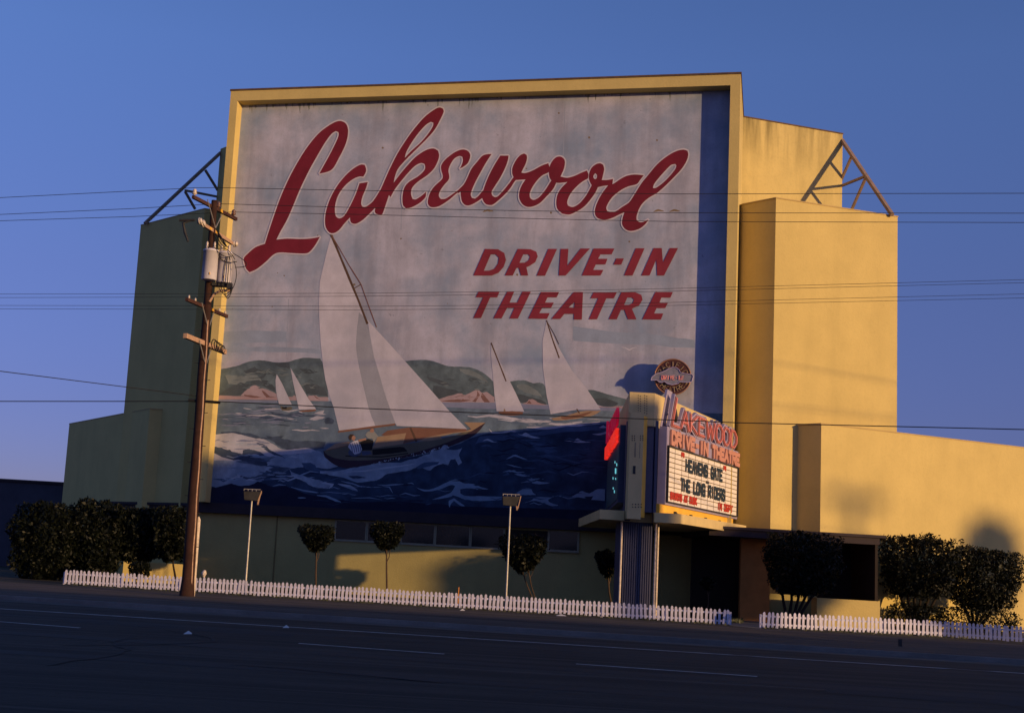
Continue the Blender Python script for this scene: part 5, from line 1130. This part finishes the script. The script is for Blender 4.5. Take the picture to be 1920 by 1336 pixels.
# ------------------------------------------------------------------ shop rows on the near side, added out of view to shade the road
def shop(x0, x1, y0, y1, h, lab):
    t = thing('added_shop_row', ((x0+x1)/2, (y0+y1)/2, 0), lab, 'building')
    extr([Vector((x0, y0, 0)), Vector((x1, y0, 0)), Vector((x1, y1, 0)), Vector((x0, y1, 0))], ZR, h, 'wall', m_base, t)
    extr([Vector((x0-.1, y0-.1, 0)), Vector((x1+.1, y0-.1, 0)), Vector((x1+.1, y1+.1, 0)), Vector((x0-.1, y1+.1, 0))], h+.003, h+.25, 'roof', m_fascia, t)
    q = MB(); x = x0+1.5
    while x < x1-3: q.mark(); q.hexa(Vector((x, y1+.003, .8)), Vector((2.4, 0, 0)), Vector((0, .05, 0)), ZZ*1.7); x += 3.4
    q.each('shop_window', m_glass, t)
shop(9, 60, -8, 4, 6.2, 'long low unseen shop row, added to shade the road')
shop(66, 112, -8, 4, 6.6, 'second low unseen shop row further along, added to block the sun')
def perp(pv, y): return (pv-.7604*0-(.7604)*y)/.6494   # x of a point at depth y whose shadow ray has offset pv
sx, sy = math.sin(R(SUN_AZ)), -math.cos(R(SUN_AZ)); px_, py_ = -sy, sx        # across-sun direction
def xs(pt, y):  # where the sun ray through pt crosses depth y
    t = (y-pt.y)/S.y; return pt+S*t
# unseen hoarding, added to shade the lower left of the mural
w0 = xs(pl(526, 848, MP, N0), 9); w1 = xs(sp(-2.2, REC, 6.3), 9); ztop = xs(pl(450, 860, MP, N0), 9).z
hb = thing('added_hoarding', ((w0.x+w1.x)/2, 9, 0), 'tall unseen hoarding on steel posts, added to shade the lower left mural', 'added_hoarding')
extr([Vector((w1.x, 9, 0)), Vector((w0.x, 9, 0)), Vector((w0.x, 9.3, 0)), Vector((w1.x, 9.3, 0))], ztop-5.5, ztop, 'panel', m_beige, hb)
for xx in (w1.x+.5, w0.x-.8): q = MB(); q.bar(Vector((xx, 9.5, 0)), Vector((xx, 9.5, ztop-.3)), .3, .3, up=Vector((1, 0, 0))); q.build('post', m_steel, hb)
# T-shaped pole sign whose shadow falls on the low wing
e0 = pl(1545, 925, E1, Vector((-ee.y, ee.x, 0))); e1_ = pl(1655, 931, E1, Vector((-ee.y, ee.x, 0))); YS = -45; s0_, s1_ = xs(e0, YS), xs(e1_, YS)
tb = thing('pole_sign', ((s0_.x+s1_.x)/2, YS, 0), 'blank board on a single pole across the street', 'sign')
extr([Vector((s0_.x, YS, 0)), Vector((s1_.x, YS, 0)), Vector((s1_.x, YS+.1, 0)), Vector((s0_.x, YS+.1, 0))], s0_.z-.28, s0_.z+.25, 'panel', m_beige, tb)
xm = (s0_.x+s1_.x)/2; q = MB(); q.bar(Vector((xm, YS+.05, 0)), Vector((xm, YS+.05, s0_.z-.283)), .6, .1, up=Vector((0, 1, 0))); q.build('post', m_steel, tb)
# street tree whose shadow touches the far right wall
w_a, w_b = xs(pl(880, 1060, BW, N0), 12), xs(pl(1185, 1060, BW, N0), 12); zz_ = xs(pl(1030, 1085, BW, N0), 12).z
t = thing('street_tree', ((w_a.x+w_b.x)/2, 12, 0), 'wide spreading street tree across the street', 'tree')
q = MB(); trunk(q, Vector(((w_a.x+w_b.x)/2, 12, 0)), Vector(((w_a.x+w_b.x)/2, 12, zz_-2)), .14, 6, 4, 2); q.build('trunk', m_bark, t)
q = MB(); crown(q, ((w_a.x+w_b.x)/2, 12, zz_-.6), (w_b.x-w_a.x)/2*1.05, 2, 2.1, 5200, .26, 61, .25); q.build('crown', m_leaf, t)
e2_ = xs(pl(1856, 1010, E1, Vector((-ee.y, ee.x, 0))), -30)
t = thing('street_tree', (e2_.x, -30, 0), 'round street tree across the street', 'tree')
q = MB(); trunk(q, Vector((e2_.x, -30, 0)), Vector((e2_.x, -30, e2_.z-2)), .25, 5, 4, 1.5); q.build('trunk', m_bark, t)
q = MB(); crown(q, (e2_.x, -30, e2_.z-1.0), 1.7, 1.7, 2.2, 2500, .22, 60, .1); q.build('crown', m_leaf, t)
